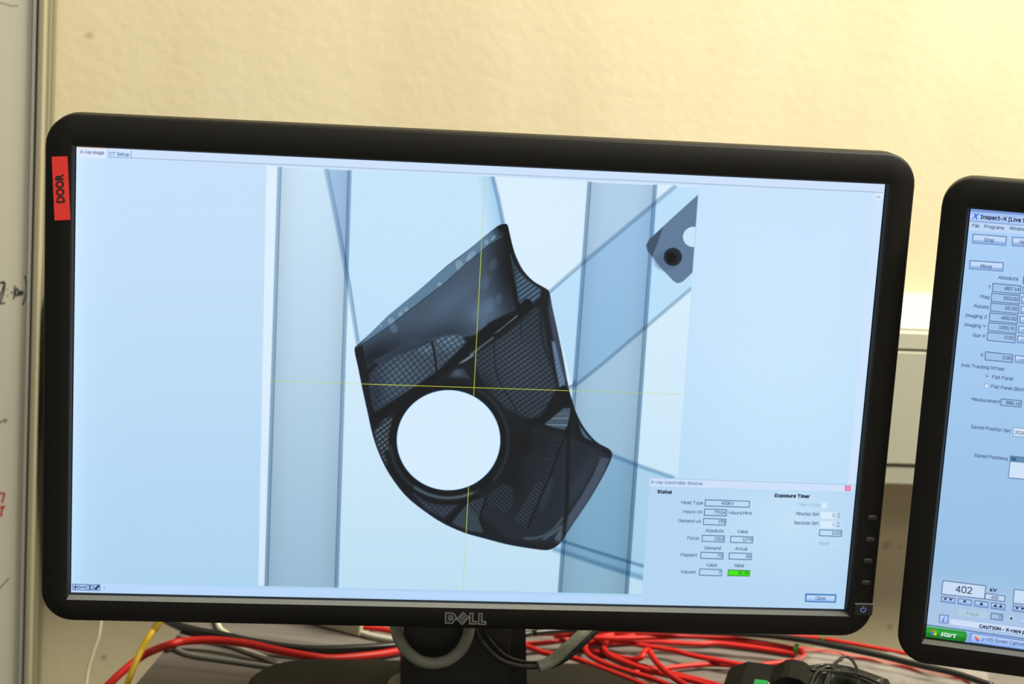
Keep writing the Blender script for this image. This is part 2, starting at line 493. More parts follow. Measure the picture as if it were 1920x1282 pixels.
    S.ell((905, 720), 28, 18, (30, 40, 50), a=.8, gauss=True, clip=W2, rot=40)
    S.lattice(w2, -37, 8.0, 2.0, (16, 23, 31), .9, jit=2)
    S.lattice(w2, 48, 7.2, 1.6, (22, 30, 38), .55, jit=2)
    S.line(smooth([(926, 622), (927, 660), (930, 695), (942, 726), (958, 750), (972, 778)], 4, False), 1.8, (14, 20, 26), a=.9)
    S.line([(976, 590), (978, 640)], 1.6, (20, 28, 36), a=.7)
    S.line(smooth([(1012, 575), (1018, 640), (1036, 690), (1046, 725)], 4, False), 5, (24, 32, 42), a=.9, soft=2)
    q([(1031, 548), (1036, 575), (1046, 620), (1056, 670), (1064, 715), (1054, 716), (1046, 680), (1036, 630), (1028, 580)], (62, 76, 98), soft=2.5, a=.8, clip=OM)
    q([(1034, 640), (1040, 640), (1052, 690), (1061, 722), (1049, 726), (1042, 690)], (100, 126, 156), soft=1.6, a=.95)
    S.lattice([(1040, 660), (1048, 680), (1061, 722), (1049, 726), (1042, 690)], -45, 7, 1.6, (50, 66, 88), .7)
    # beams
    bar = (13, 18, 23)
    q(smooth([(985, 560), (1000, 572), (985, 588), (940, 620), (900, 648), (868, 672), (830, 702), (780, 740), (730, 775), (700, 797), (694, 790), (700, 776), (760, 737), (815, 700), (862, 655), (900, 622), (930, 600), (958, 592)], 3), bar, soft=1.6, clip=OM)
    q([(925, 626), (940, 615), (958, 600), (971, 589), (969, 594), (950, 609), (934, 622)], (100, 116, 126), soft=.9)
    q([(880, 664), (925, 630), (926, 634), (900, 654), (884, 668)], (72, 86, 96), soft=1.2)
    q([(859, 682), (872, 673), (887, 663), (888, 667), (876, 675), (867, 680)], (112, 132, 146), soft=1.2)
    q([(840, 706), (856, 692), (866, 690), (874, 698), (882, 711), (868, 708), (850, 707)], (44, 56, 68), soft=2)
    S.ell((858, 699), 9, 7, (84, 104, 118), a=.6, gauss=True)
    # window 4 left of the hole
    w4 = [(736, 781), (722, 785), (702, 808), (704, 826), (714, 852), (726, 873), (729, 858), (729, 830)]
    q(w4, (84, 100, 110), soft=1.6)
    S.lattice(w4, -38, 7.6, 3, (20, 28, 36), .95)
    S.lattice(w4, 50, 8, 2, (24, 34, 42), .8)
    # strut towards the right, triangle windows
    q([(1040, 738), (1056, 722), (1066, 728), (1070, 760), (1055, 764), (1020, 794), (1000, 800), (980, 788), (1012, 782)], bar, soft=2)
    q([(1057, 765), (1069, 765), (1071, 790), (1062, 806), (1040, 802), (1020, 795)], (68, 86, 104), soft=1.4)
    S.line([(1036, 784), (1069, 784)], 1.8, (120, 142, 158), a=.9)
    S.line([(1026, 796), (1066, 797)], 1.8, (132, 154, 168), a=.9)
    S.line([(1044, 776), (1069, 776)], 1.2, (104, 126, 142), a=.7)
    q([(1078, 780), (1086, 796), (1100, 816), (1110, 826), (1098, 821), (1088, 809), (1080, 793)], (80, 108, 138), soft=1.8)
    S.line([(1074, 745), (1074, 765), (1066, 800), (1058, 812)], 5, (12, 17, 22), soft=1.6, clip=OM)
    S.line([(1064, 726), (1074, 722), (1078, 714)], 3, (60, 76, 92), a=.7, soft=1.5)
    S.line([(1076, 775), (1090, 822), (1120, 844)], 7, (14, 20, 26), soft=2)
    # lower right panel
    low = [(1000, 800), (1060, 815), (1100, 832), (1140, 852), (1143, 862), (1128, 893), (1104, 935), (1079, 972), (1058, 1002), (1046, 1018), (1000, 1016), (950, 1010), (900, 960), (960, 900), (990, 850)]
    q(low, (32, 42, 52), soft=4, a=.9)
    S.lattice(low, 58, 7.5, 1.6, (20, 28, 35), .5, jit=4)
    S.lattice(low, -34, 7.5, 1.6, (22, 30, 38), .45, jit=4)
    S.lattice([(975, 812), (1052, 818), (1036, 866), (962, 866)], 2, 9, 2.2, (50, 64, 76), .5, soft=1.5)
    S.ell((1090, 900), 14, 60, (52, 66, 82), a=.5, gauss=True, rot=28, clip=OM)
    q([(1124, 856), (1143, 860), (1130, 891), (1104, 935), (1079, 972), (1050, 1016), (1040, 1010), (1060, 975), (1090, 930), (1112, 890)], (66, 80, 100), soft=1.6, a=.95)
    S.line([(1126, 858), (1108, 895), (1080, 940), (1062, 966)], 2, (22, 30, 38), a=.9, soft=1)
    S.ell((985, 830), 45, 30, (12, 17, 21), a=.9, gauss=True, clip=OM)
    S.ell((960, 900), 34, 50, (14, 19, 24), a=.9, gauss=True, clip=OM)
    S.lattice([(1000, 805), (1055, 815), (1040, 860), (990, 860)], 3, 7, 2.5, (24, 32, 40), .7)
    S.line(smooth([(1070, 800), (1050, 840), (1032, 890), (1012, 935), (990, 990)], 4, False), 2.6, (8, 12, 16), a=.95, soft=1)
    S.line([(1066, 815), (1064, 900), (1062, 960), (1056, 1010)], 6, (12, 17, 22), a=.9, soft=2.4, clip=OM)
    S.line([(1034, 900), (1016, 950)], 10, (52, 68, 80), a=.4, soft=4)
    st = [(1006, 905), (1020, 905), (1005, 945), (985, 985), (964, 975), (985, 940)]
    q(st, (50, 62, 72), soft=2, a=.9)
    S.lattice(st, 40, 6.2, 2.6, (16, 22, 28), .95)
    st = [(945, 905), (962, 915), (960, 950), (944, 962), (925, 950), (905, 935)]
    q(st, (46, 60, 70), soft=2, a=.8)
    S.lattice(st, 42, 6.2, 2.6, (16, 22, 28), .95)
    # curl at the bottom corner
    S.line(smooth([(1054, 972), (1040, 990), (1022, 1003), (1000, 1009), (985, 1009)], 4, False), 4, (92, 112, 124), a=.6, soft=2, clip=OM)
    S.line(smooth([(1052, 986), (1040, 997), (1020, 1010)], 4, False), 4, (104, 128, 142), a=.6, soft=2, clip=OM)
    q([(1040, 1008), (1050, 992), (1056, 1004), (1044, 1018)], (80, 100, 116), a=.5, soft=2, clip=OM)
    # ring round the hole
    S.ell((841, 826), 112, 110, (13, 18, 23), soft=3, clip=OM)

    def arc(r0, r1, rr, n=26):
        return [(841 + (rr) * math.cos(math.radians(r0 + (r1 - r0) * k / n)), 827 + (rr - 2) * math.sin(math.radians(r0 + (r1 - r0) * k / n))) for k in range(n + 1)]
    S.line(arc(60, 175, 109), 6, (70, 88, 100), a=.35, soft=2.5)
    S.line(arc(66, 125, 108), 5, (120, 140, 150), a=.5, soft=2.0)
    S.line(arc(-60, 40, 112), 5, (44, 56, 66), a=.7, soft=3)
    S.line(arc(62, 170, 118), 8, (12, 17, 22), a=.9, soft=3, clip=OM)
    w5 = [(775, 925), (800, 942), (830, 948), (857, 946), (846, 960), (834, 970), (800, 955)]
    q(w5, (58, 72, 88), soft=3, a=.9)
    S.lattice(w5, -40, 7, 2, (24, 32, 42), .8)
    S.lattice(w5, 45, 8, 2, (24, 32, 42), .7)
    w6 = [(872, 948), (884, 940), (904, 932), (912, 934), (900, 975), (906, 998), (880, 996), (850, 982), (848, 976)]
    q(w6, (52, 66, 78), soft=2, a=.95)
    S.lattice([(876, 948), (904, 932), (912, 934), (900, 975)], 48, 6.4, 2.6, (18, 26, 32), .9)
    q([(846, 962), (870, 940), (880, 938), (850, 975), (836, 984), (834, 972)], bar, soft=1.4)
    S.line(smooth([(912, 932), (900, 970), (905, 985)], 4, False), 3, (10, 14, 18), soft=1)
    # tone variation so that the dark parts are not flat
    S.line(smooth([(668, 660), (684, 740), (694, 790), (708, 845), (735, 895), (780, 945), (835, 982), (905, 1006), (1000, 1025)], 4, False), 7, (10, 22, 44), a=.6, soft=2.5, clip=OM)
    # hole
    S.ell((841, 825), 98.2, 95.0, (14, 60, 96), a=.9, soft=.8)
    S.ell((841, 825), 97.0, 93.8, (213, 236, 254), soft=.8)
    # crosshair, faint on bright and strong on dark
    lum = S.im.mean(2)
    dk = np.clip((0.62 - lum) / 0.3, 0, 1)
    hole = S.mask([(841 + 98 * math.cos(t), 825 + 95 * math.sin(t)) for t in np.linspace(0, 2 * math.pi, 40)])
    al = (0.42 + 0.55 * dk) * (1 - 0.92 * hole)
    S.line([(505, 714), (1275, 739)], 1.3, (206, 214, 60), soft=.45, clip=al)
    S.line([(909.5, 331), (888, 744), (868, 1106)], 1.4, (200, 210, 66), soft=.45, clip=al)
    # ---- status dialog
    L = lambda x, y: (1180 + x / 4, 860 + y / 4)
    q([(1219, 895.5), (1604, 908), (1598, 1142), (1202, 1134)], (180, 213, 243), soft=.9)
    S.ell((1480, 980), 120, 90, (202, 231, 250), a=.6, gauss=True, clip=S.mask([(1219, 896), (1603, 908), (1588, 1140), (1203, 1132)]))
    q([(1219, 896), (1602, 909), (1600, 922), (1218, 911)], (206, 224, 250), soft=1)
    S.line([(1219, 896), (1600, 909)], 1.2, (150, 180, 215), a=.6)
    tx = (52, 74, 104)
    S.text('X-ray Controller Status', L(160, 187), L(549, 197), 6.2, (120, 148, 190), bold=True)
    q([L(1620, 202), L(1660, 204), L(1658, 240), L(1618, 238)], (230, 120, 160), grow=.5)
    q([L(1630, 212), L(1650, 213), L(1648, 230), L(1628, 229)], (240, 160, 190))
    S.text('Status', L(210, 259), L(319, 262), 6.6, (8, 16, 34), bold=True)
    S.text('Exposure Timer', L(1090, 287), L(1353, 295), 6.6, (8, 16, 34), bold=True)
    for t, a, b in (('Head Type', (389, 338), (552, 344)), ('Hours On', (405, 407), (547, 411)), ('Demand uA', (368, 475), (538, 481)), ('Absolute', (570, 550), (705, 552)),
                    ('Value', (808, 556), (888, 558)), ('Focus', (435, 605), (521, 607)), ('Demand', (563, 679), (685, 683)), ('Actual', (793, 684), (883, 687)),
                    ('Filament', (385, 731), (509, 735)), ('Value', (574, 807), (655, 809)), ('mBar', (789, 811), (863, 813)), ('Vacuum', (384, 857), (496, 861)),
                    ('Hours:Mins', (748, 416), (918, 419)), ('Minutes Set', (1250, 422), (1422, 428)), ('Seconds Set', (1236, 490), (1417, 496))):
        S.text(t, L(*a), L(*b), 6.1, tx)
    S.text('Timer Active', L(1260, 354), L(1430, 360), 6.1, (140, 172, 205))
    for a, b, c, d in (((570, 307), (902, 318), (899, 363), (567, 353)), ((565, 376), (731, 381), (727, 428), (562, 423)), ((558, 447), (724, 452), (721, 498), (555, 492)),
                       ((548, 573), (714, 578), (711, 624), (545, 618)), ((761, 580), (927, 585), (924, 631), (758, 626)), ((538, 700), (704, 705), (701, 751), (535, 746)),
                       ((751, 705), (917, 710), (914, 756), (748, 751)), ((528, 825), (693, 831), (690, 877), (525, 872)), ((1428, 532), (1593, 536), (1590, 582), (1425, 576))):
        S.line([L(*a), L(*b), L(*c), L(*d), L(*a)], 1.2, (52, 84, 128), soft=.45)
    for t, a, b in (('450kV', (690, 344), (782, 347)), ('79:04', (636, 413), (720, 416)), ('199', (665, 483), (717, 485)), ('1260', (636, 610), (706, 613)), ('1279', (848, 616), (917, 618)),
                    ('73', (659, 738), (694, 739)), ('38', (871, 743), (907, 744)), ('7', (667, 863), (683, 864)), ('0:00', (1520, 568), (1585, 570))):
        S.text(t, L(*a), L(*b), 6.3, tx)
    q([L(740, 830), L(907, 836), L(903, 882), L(737, 878)], (52, 96, 60))
    q([L(744, 835), L(903, 841), L(899, 878), L(741, 873)], (66, 232, 14), soft=.5)
    S.text('3E-06', L(815, 867), L(894, 870), 6.3, (20, 110, 20))
    q([L(1445, 330), L(1480, 331), L(1478, 366), L(1443, 365)], (222, 238, 252))
    for y, t in ((398, '0'), (466, '1')):
        k = -(y - 398) / 68 * 4
        q([L(1440 + k, y), L(1545 + k, y + 3), L(1542 + k, y + 53), L(1437 + k, y + 50)], (218, 236, 252))
        for z in (0, 24):
            q([L(1552 + k, y + 4 + z), L(1592 + k, y + 5 + z), L(1590 + k, y + 26 + z), L(1550 + k, y + 25 + z)], (192, 220, 246), soft=.5)
            e = 1 if z else -1
            q([L(1562 + k, y + 14 + z - 4 * e), L(1580 + k, y + 15 + z - 4 * e), L(1571 + k, y + 15 + z + 5 * e)], (60, 80, 110), soft=.5)
        S.text(t, L(1522 + k, y + 38), L(1539 + k, y + 38), 6.3, (80, 104, 134))
    q([L(1358, 605), L(1578, 611), L(1575, 666), L(1355, 660)], (190, 220, 246))
    S.text('Reset', L(1424, 644), L(1504, 648), 6.3, (140, 170, 200))
    q([L(1322, 1011), L(1551, 1018), L(1547, 1078), L(1319, 1071)], (52, 112, 176), grow=.4)
    q([L(1330, 1020), L(1543, 1026), L(1539, 1069), L(1327, 1062)], (188, 218, 250))
    q([L(1332, 1048), L(1541, 1054), L(1539, 1069), L(1327, 1062)], (150, 196, 242), soft=1.5)
    S.text('Close', L(1397, 1056), L(1470, 1059), 6.5, (60, 78, 104))
    return S.image('left_screen_picture')


def paint_right():
    S = Paint(Plane(YAW2, LOC2))
    U, V = S.U, S.V
    vv = np.clip((V - 430) / 640, 0, 1)[..., None]
    S.im[:] = (np.array([172, 208, 248.]) * (1 - vv) + np.array([150, 192, 226.]) * vv) / 255
    b = np.clip((V - (1060 + (U - 1750) * .12)) / 60, 0, 1)[..., None]
    S.im[:] = S.im * (1 - b) + np.array([168, 196, 230.]) / 255 * b
    A = lambda x, y: (1720 + x / 4.005, 320 + y / 4.005)
    B = lambda x, y: (1720 + x / 4.005, 620 + y / 4.005)
    G = lambda x, y: (1700 + x / 6.345, 1080 + y / 6.345)
    q = S.poly
    # title and menu bars
    q([A(380, 285), A(900, 330), A(900, 418), A(380, 376)], (168, 196, 246), soft=1.5)
    q([A(380, 285), A(900, 326), A(900, 342), A(380, 304)], (112, 146, 214), soft=1.6)
    q([A(380, 334), A(900, 372), A(900, 392), A(380, 356)], (194, 216, 252), soft=2.5)
    q([A(380, 378), A(900, 419), A(900, 484), A(380, 446)], (190, 214, 246), soft=.8)
    S.line([A(380, 377), A(900, 419)], 1.2, (110, 140, 190))
    S.text('X', A(410, 360), A(462, 362), 10, (24, 92, 220), bold=True, italic=True)
    dk = (24, 40, 78)
    S.text('Inspect-X [Live S', A(474, 362), A(815, 389), 7.6, dk, bold=True)
    tx = (44, 62, 100)

    def T(F, t, a, b, cap=6.3, col=tx, **k):
        S.text(t, F(*a), F(*b), cap, col, **k)

    def btn(F, c, hl=(196, 218, 250), lo=(140, 176, 226)):
        P = [F(*x) for x in c]
        q(P, (70, 104, 156), soft=.6, grow=.3)
        cx, cy = sum(p[0] for p in P) / 4, sum(p[1] for p in P) / 4
        I = [(p[0] + (1.1 if p[0] < cx else -1.1), p[1] + (1.1 if p[1] < cy else -1.1)) for p in P]
        q(I, hl, soft=.5)
        m = lambda a, b, t: (a[0] + (b[0] - a[0]) * t, a[1] + (b[1] - a[1]) * t)
        q([m(I[0], I[3], .66), m(I[1], I[2], .66), I[2], I[3]], lo, soft=1.6)

    def field(F, c, fill=None, col=(60, 86, 126)):
        P = [F(*x) for x in c]
        if fill:
            q(P, fill, soft=.5)
        S.line(P + [P[0]], 1.2, col, soft=.45)

    T(A, 'File', (412, 424), (463, 427))
    T(A, 'Programs', (502, 431), (650, 441))
    T(A, 'Window', (692, 444), (815, 452))
    btn(A, ((417, 475), (670, 493), (665, 562), (412, 543)))
    T(A, 'Stop', (502, 529), (575, 535))
    btn(A, ((714, 497), (960, 516), (956, 582), (711, 563)))
    T(A, 'Home', (768, 547), (842, 553))
    btn(A, ((394, 673), (647, 690), (642, 756), (390, 737)))
    T(A, 'Move', (474, 727), (557, 733))
    T(A, 'Absolute', (607, 814), (757, 824))
    btn(A, ((797, 792), (900, 802), (896, 856), (793, 848)), (110, 160, 210), (90, 140, 200))
    rows = (('Y', (533, 884), (550, 885), (567, 846), '887.14', 656), ('Mag', (472, 955), (540, 962), (559, 920), '553.00', 648), ('Rotate', (425, 1029), (534, 1036), (552, 993), '65.00', 660),
            ('Imaging Z', (360, 1098), (522, 1110), (544, 1067), '-800.00', 618), ('Imaging Y', (353, 1168), (514, 1180), (535, 1140), '1055.91', 610), ('Gun X', (416, 1246), (508, 1253), (527, 1213), '0.00', 655))
    for t, a, b, c, v, vx in rows:
        T(A, t, a, b)
        x, y = c
        field(A, ((x, y), (x + 210, y + 18), (x + 206, y + 80), (x - 4, y + 60)), (160, 196, 232))
        T(A, v, (vx, y + 50), (x + 197, y + 57))
        btn(A, ((x + 226, y + 24), (x + 320, y + 33), (x + 316, y + 86), (x + 222, y + 78)))
        T(A, '->', (x + 250, y + 64), (x + 284, y + 67))
    T(B, 'X', (474, 193), (494, 195))
    field(B, ((512, 157), (717, 180), (712, 238), (508, 218)), (156, 194, 230))
    T(B, '0.00', (640, 212), (705, 219))
    btn(B, ((735, 183), (840, 195), (836, 247), (731, 236)))
    T(B, '->', (762, 225), (798, 229))
    T(B, 'Axis Tracking Offset', (328, 270), (653, 299))
    for c, on in (((523, 341), 1), ((518, 412), 0)):
        x, y = B(*c)
        S.ell((x, y), 4.3, 4.3, (110, 140, 180), soft=.6)
        S.ell((x + .3, y + .3), 3.5, 3.5, (214, 230, 248), soft=.6)
        if on:
            S.ell((x + .4, y), 1.5, 1.5, (10, 20, 40), soft=.5)
    T(B, 'Flat Panel', (561, 360), (717, 371))
    T(B, 'Flat Panel (Bott', (553, 432), (806, 453))
    T(B, 'Measurement', (406, 525), (622, 545))
    field(B, ((630, 512), (782, 525), (778, 573), (627, 560)), (160, 198, 232))
    T(B, '886.14', (665, 552), (770, 560))
    T(B, 'Saved Position Set', (403, 735), (702, 761))
    field(B, ((722, 727), (980, 750), (976, 812), (718, 790)), (212, 230, 250), (110, 150, 190))
    T(B, '2026', (731, 775), (814, 782))
    T(B, 'Saved Positions', (428, 948), (680, 972))
    q([B(700, 940), B(980, 968), B(972, 1130), B(683, 1103)], (206, 226, 248))
    q([B(700, 940), B(980, 968), B(976, 1010), B(697, 982)], (98, 140, 182))
    S.line([B(980, 968), B(700, 940), B(683, 1103), B(980, 1130)], 1.2, (70, 96, 136))
    T(B, 'BB', (706, 975), (740, 978), col=(24, 40, 66))
    # controls at the bottom
    field(G, ((432, 52), (942, 115), (925, 270), (413, 211)), (200, 220, 246))
    T(G, '402', (583, 192), (772, 209), 12.6, (28, 38, 56))
    T(G, 'kV', (990, 181), (1068, 190), 6.6, (16, 24, 44), bold=True)
    field(G, ((937, 204), (1171, 236), (1164, 303), (930, 270)), (196, 218, 244))
    T(G, '400', (1002, 268), (1090, 278), 6, (50, 66, 92))
    for i, c in enumerate((((415, 237), (578, 260), (570, 328), (407, 304)), ((614, 262), (776, 284), (770, 354), (605, 330)), ((811, 288), (974, 309), (967, 379), (802, 356)), ((1009, 312), (1174, 337), (1168, 405), (1000, 381)),
                           ((1268, 345), (1431, 368), (1424, 436), (1260, 412)))):
        btn(G, c, (180, 204, 246), (130, 164, 220))
        cx, cy = sum(p[0] for p in c) / 4, sum(p[1] for p in c) / 4 - 8
        e = 1 if i in (0, 1, 4) else -1
        for o in ((-32, 32) if i in (0, 3, 4) else (0,)):
            y = cy + o * .13
            q([G(cx + o - 23, y - 13 * e), G(cx + o + 23, y - 13 * e + 5), G(cx + o, y + 15 * e)], (8, 14, 30), soft=.5)
    q([G(606, 386), G(975, 435), G(968, 506), G(598, 458)], (178, 204, 224), soft=.6)
    T(G, 'Focus', (713, 457), (852, 475), 6.4, (120, 146, 176))
    field(G, ((1008, 439), (1145, 455), (1140, 525), (1001, 508)), (160, 190, 222))
    T(G, '0', (1098, 500), (1125, 504), 6.3)
    q([G(1220, 474), G(1276, 480), G(1270, 532), G(1216, 526)], (190, 212, 226))
    q([G(1226, 502), G(1256, 484), G(1252, 524)], (10, 16, 30), soft=.5)
    q([G(1366, 520), G(1500, 530), G(1500, 545), G(1366, 532)], (214, 230, 248), soft=.8)
    btn(G, ((392, 456), (497, 466), (488, 563), (385, 552)), (184, 206, 246), (160, 186, 236))
    T(G, 'i', (424, 540), (448, 543), 9.5, (20, 70, 220), bold=True, italic=True)
    q([G(520, 506), G(1500, 628), G(1492, 706), G(512, 572)], (206, 222, 248), soft=.6)
    T(G, 'CAUTION - X-rays p', (862, 617), (1404, 684), 6.6, (14, 22, 44), bold=True)
    field(G, ((1282, 155), (1800, 220), (1784, 375), (1265, 320)), (200, 220, 246))
    S.line([G(240, 578), G(1500, 758)], 1.4, (50, 80, 140))
    # task bar
    q([G(220, 584), G(1600, 778), G(1600, 950), G(220, 750)], (166, 196, 250), soft=.6)
    q([G(700, 735), G(1600, 860), G(1600, 950), G(700, 810)], (120, 164, 236), soft=3)
    q([G(215, 722), G(1600, 902), G(1600, 980), G(215, 765)], (60, 100, 180), soft=1)
    gb = smooth([G(236, 590), G(460, 620), G(690, 653), G(712, 690), G(706, 745), G(682, 790), G(450, 757), G(222, 724), G(226, 660)], 4)
    gb = [G(236, 590), G(690, 653), G(708, 672), G(716, 705), G(708, 750), G(686, 792), G(222, 724)]
    q(gb, (20, 120, 34), soft=.8)
    q([G(236, 590), G(690, 653), G(700, 664), G(234, 606)], (120, 200, 130), soft=1)
    q([G(234, 612), G(700, 674), G(704, 724), G(228, 662)], (40, 164, 60), soft=3.5)
    q([G(240, 640), G(640, 695), G(640, 715), G(240, 660)], (60, 180, 76), a=.5, soft=4)
    q([G(716, 664), G(760, 670), G(750, 800), G(694, 792), G(712, 750), G(720, 705)], (140, 170, 226), soft=1)
    fx, fy = 328, 668
    for dx, dy, c in ((-20, -19, (226, 92, 40)), (17, -12, (110, 190, 60)), (-24, 14, (60, 120, 230)), (13, 22, (250, 206, 50))):
        q([G(fx + dx - 17, fy + dy - 12), G(fx + dx, fy + dy - 17), G(fx + dx + 17, fy + dy - 12), G(fx + dx + 14, fy + dy + 15), G(fx + dx - 2, fy + dy + 11), G(fx + dx - 19, fy + dy + 16)], c, soft=.5)
    T(G, 'start', (404, 717), (594, 738), 9.4, (8, 70, 20), bold=True, italic=True)
    T(G, 'start', (400, 711), (590, 732), 9.4, (240, 250, 250), bold=True, italic=True)
    btn(G, ((766, 672), (1500, 776), (1490, 884), (754, 784)), (176, 204, 252), (150, 186, 244))
    for dx, dy, c in ((-16, -8, (200, 90, 200)), (8, -16, (255, 210, 80)), (-10, 10, (240, 90, 50)), (14, 6, (240, 160, 50)), (6, 24, (60, 90, 230))):
        q([G(840 + dx - 14, 736 + dy - 10), G(840 + dx + 14, 736 + dy - 8), G(840 + dx + 12, 736 + dy + 12), G(840 + dx - 15, 736 + dy + 10)], c, soft=.6)
    T(G, '\u00b5-VIS Screen Capture', (893, 768), (1408, 828), 6.5, (50, 66, 110))
    q([(1817.5, 388), (1820, 388), (1737.5, 1175), (1735, 1175)], (176, 150, 170), soft=.5, a=.7)
    return S.image('right_screen_picture')


# ------------------------------------------------------------------ materials
def mat(name, col, rough=0.5, metal=0.0, spec=0.5, bump=None, bscale=200.0, noise=0.0, nscale=8.0, trans=0.0, coat=0.0, alpha=1.0, ior=1.45, detail=4):
    m = D.materials.new(name)
    m.use_nodes = True
    nt = m.node_tree
    b = nt.nodes['Principled BSDF']
    b.inputs['Base Color'].default_value = (*col, 1)
    b.inputs['Roughness'].default_value = rough
    b.inputs['Metallic'].default_value = metal
    b.inputs['Specular IOR Level'].default_value = spec
    b.inputs['Transmission Weight'].default_value = trans
    b.inputs['Coat Weight'].default_value = coat
    b.inputs['Alpha'].default_value = alpha
    b.inputs['IOR'].default_value = ior
    tc = nt.nodes.new('ShaderNodeTexCoord')
    if noise:
        n = nt.nodes.new('ShaderNodeTexNoise')
        n.inputs['Scale'].default_value = nscale
        n.inputs['Detail'].default_value = 5
        nt.links.new(tc.outputs['Object'], n.inputs['Vector'])
        mx = nt.nodes.new('ShaderNodeMixRGB')
        mx.inputs[1].default_value = (*[c * (1 - noise) for c in col], 1)
        mx.inputs[2].default_value = (*[min(1, c * (1 + noise)) for c in col], 1)
        nt.links.new(n.outputs['Fac'], mx.inputs[0])
        nt.links.new(mx.outputs[0], b.inputs['Base Color'])
    if bump:
        n = nt.nodes.new('ShaderNodeTexNoise')
        n.inputs['Scale'].default_value = bscale
        n.inputs['Detail'].default_value = detail
        nt.links.new(tc.outputs['Object'], n.inputs['Vector'])
        bp = nt.nodes.new('ShaderNodeBump')
        bp.inputs['Strength'].default_value = bump
        bp.inputs['Distance'].default_value = 0.0006
        nt.links.new(n.outputs['Fac'], bp.inputs['Height'])
        nt.links.new(bp.outputs[0], b.inputs['Normal'])
    return m


def screen_mat(name, img):
    m = D.materials.new(name)
    m.use_nodes = True
    nt = m.node_tree
    b = nt.nodes['Principled BSDF']
    b.inputs['Base Color'].default_value = (0.004, 0.004, 0.005, 1)
    b.inputs['Roughness'].default_value = 0.55
    b.inputs['Specular IOR Level'].default_value = 0.2
    t = nt.nodes.new('ShaderNodeTexImage')
    t.image = img
    t.interpolation = 'Linear'
    nt.links.new(t.outputs['Color'], b.inputs['Emission Color'])
    b.inputs['Emission Strength'].default_value = 1.0
    return m


M_bezel = mat('black_textured_plastic', (0.0065, 0.006, 0.0046), 0.48, bump=0.28, bscale=3400, spec=0.2)
M_inner = mat('glossy_black_inner_edge', (0.008, 0.008, 0.008), 0.2, spec=0.35)
M_lip = mat('lip_plastic_lit_tone', (0.105, 0.105, 0.085), 0.42, bump=0.5, bscale=2400)
M_back = mat('black_back_plastic', (0.02, 0.02, 0.018), 0.5)
M_stand = mat('black_stand_plastic', (0.013, 0.014, 0.012), 0.45, bump=0.3, bscale=700)
M_base = mat('dark_stand_base_plastic', (0.016, 0.015, 0.010), 0.5, spec=0.3, bump=0.3, bscale=700)
M_disc = mat('grey_swivel_disc', (0.22, 0.21, 0.16), 0.45)
M_btn = mat('grey_button_plastic', (0.026, 0.025, 0.02), 0.4, spec=0.35)
M_chrome = mat('polished_chrome', (0.42, 0.42, 0.41), 0.22, metal=1.0)
M_logo = mat('dark_chrome_face', (0.05, 0.07, 0.09), 0.15, metal=1.0)
M_red = mat('red_sticker_paper', (0.78, 0.035, 0.025), 0.6, noise=0.05, nscale=60)
M_ink = mat('black_ink', (0.012, 0.008, 0.01), 0.6)
M_icon = mat('blue_power_icon', (0.08, 0.2, 0.5), 0.4)
M_icon.node_tree.nodes['Principled BSDF'].inputs['Emission Color'].default_value = (0.12, 0.32, 0.9, 1)
M_icon.node_tree.nodes['Principled BSDF'].inputs['Emission Strength'].default_value = 0.35


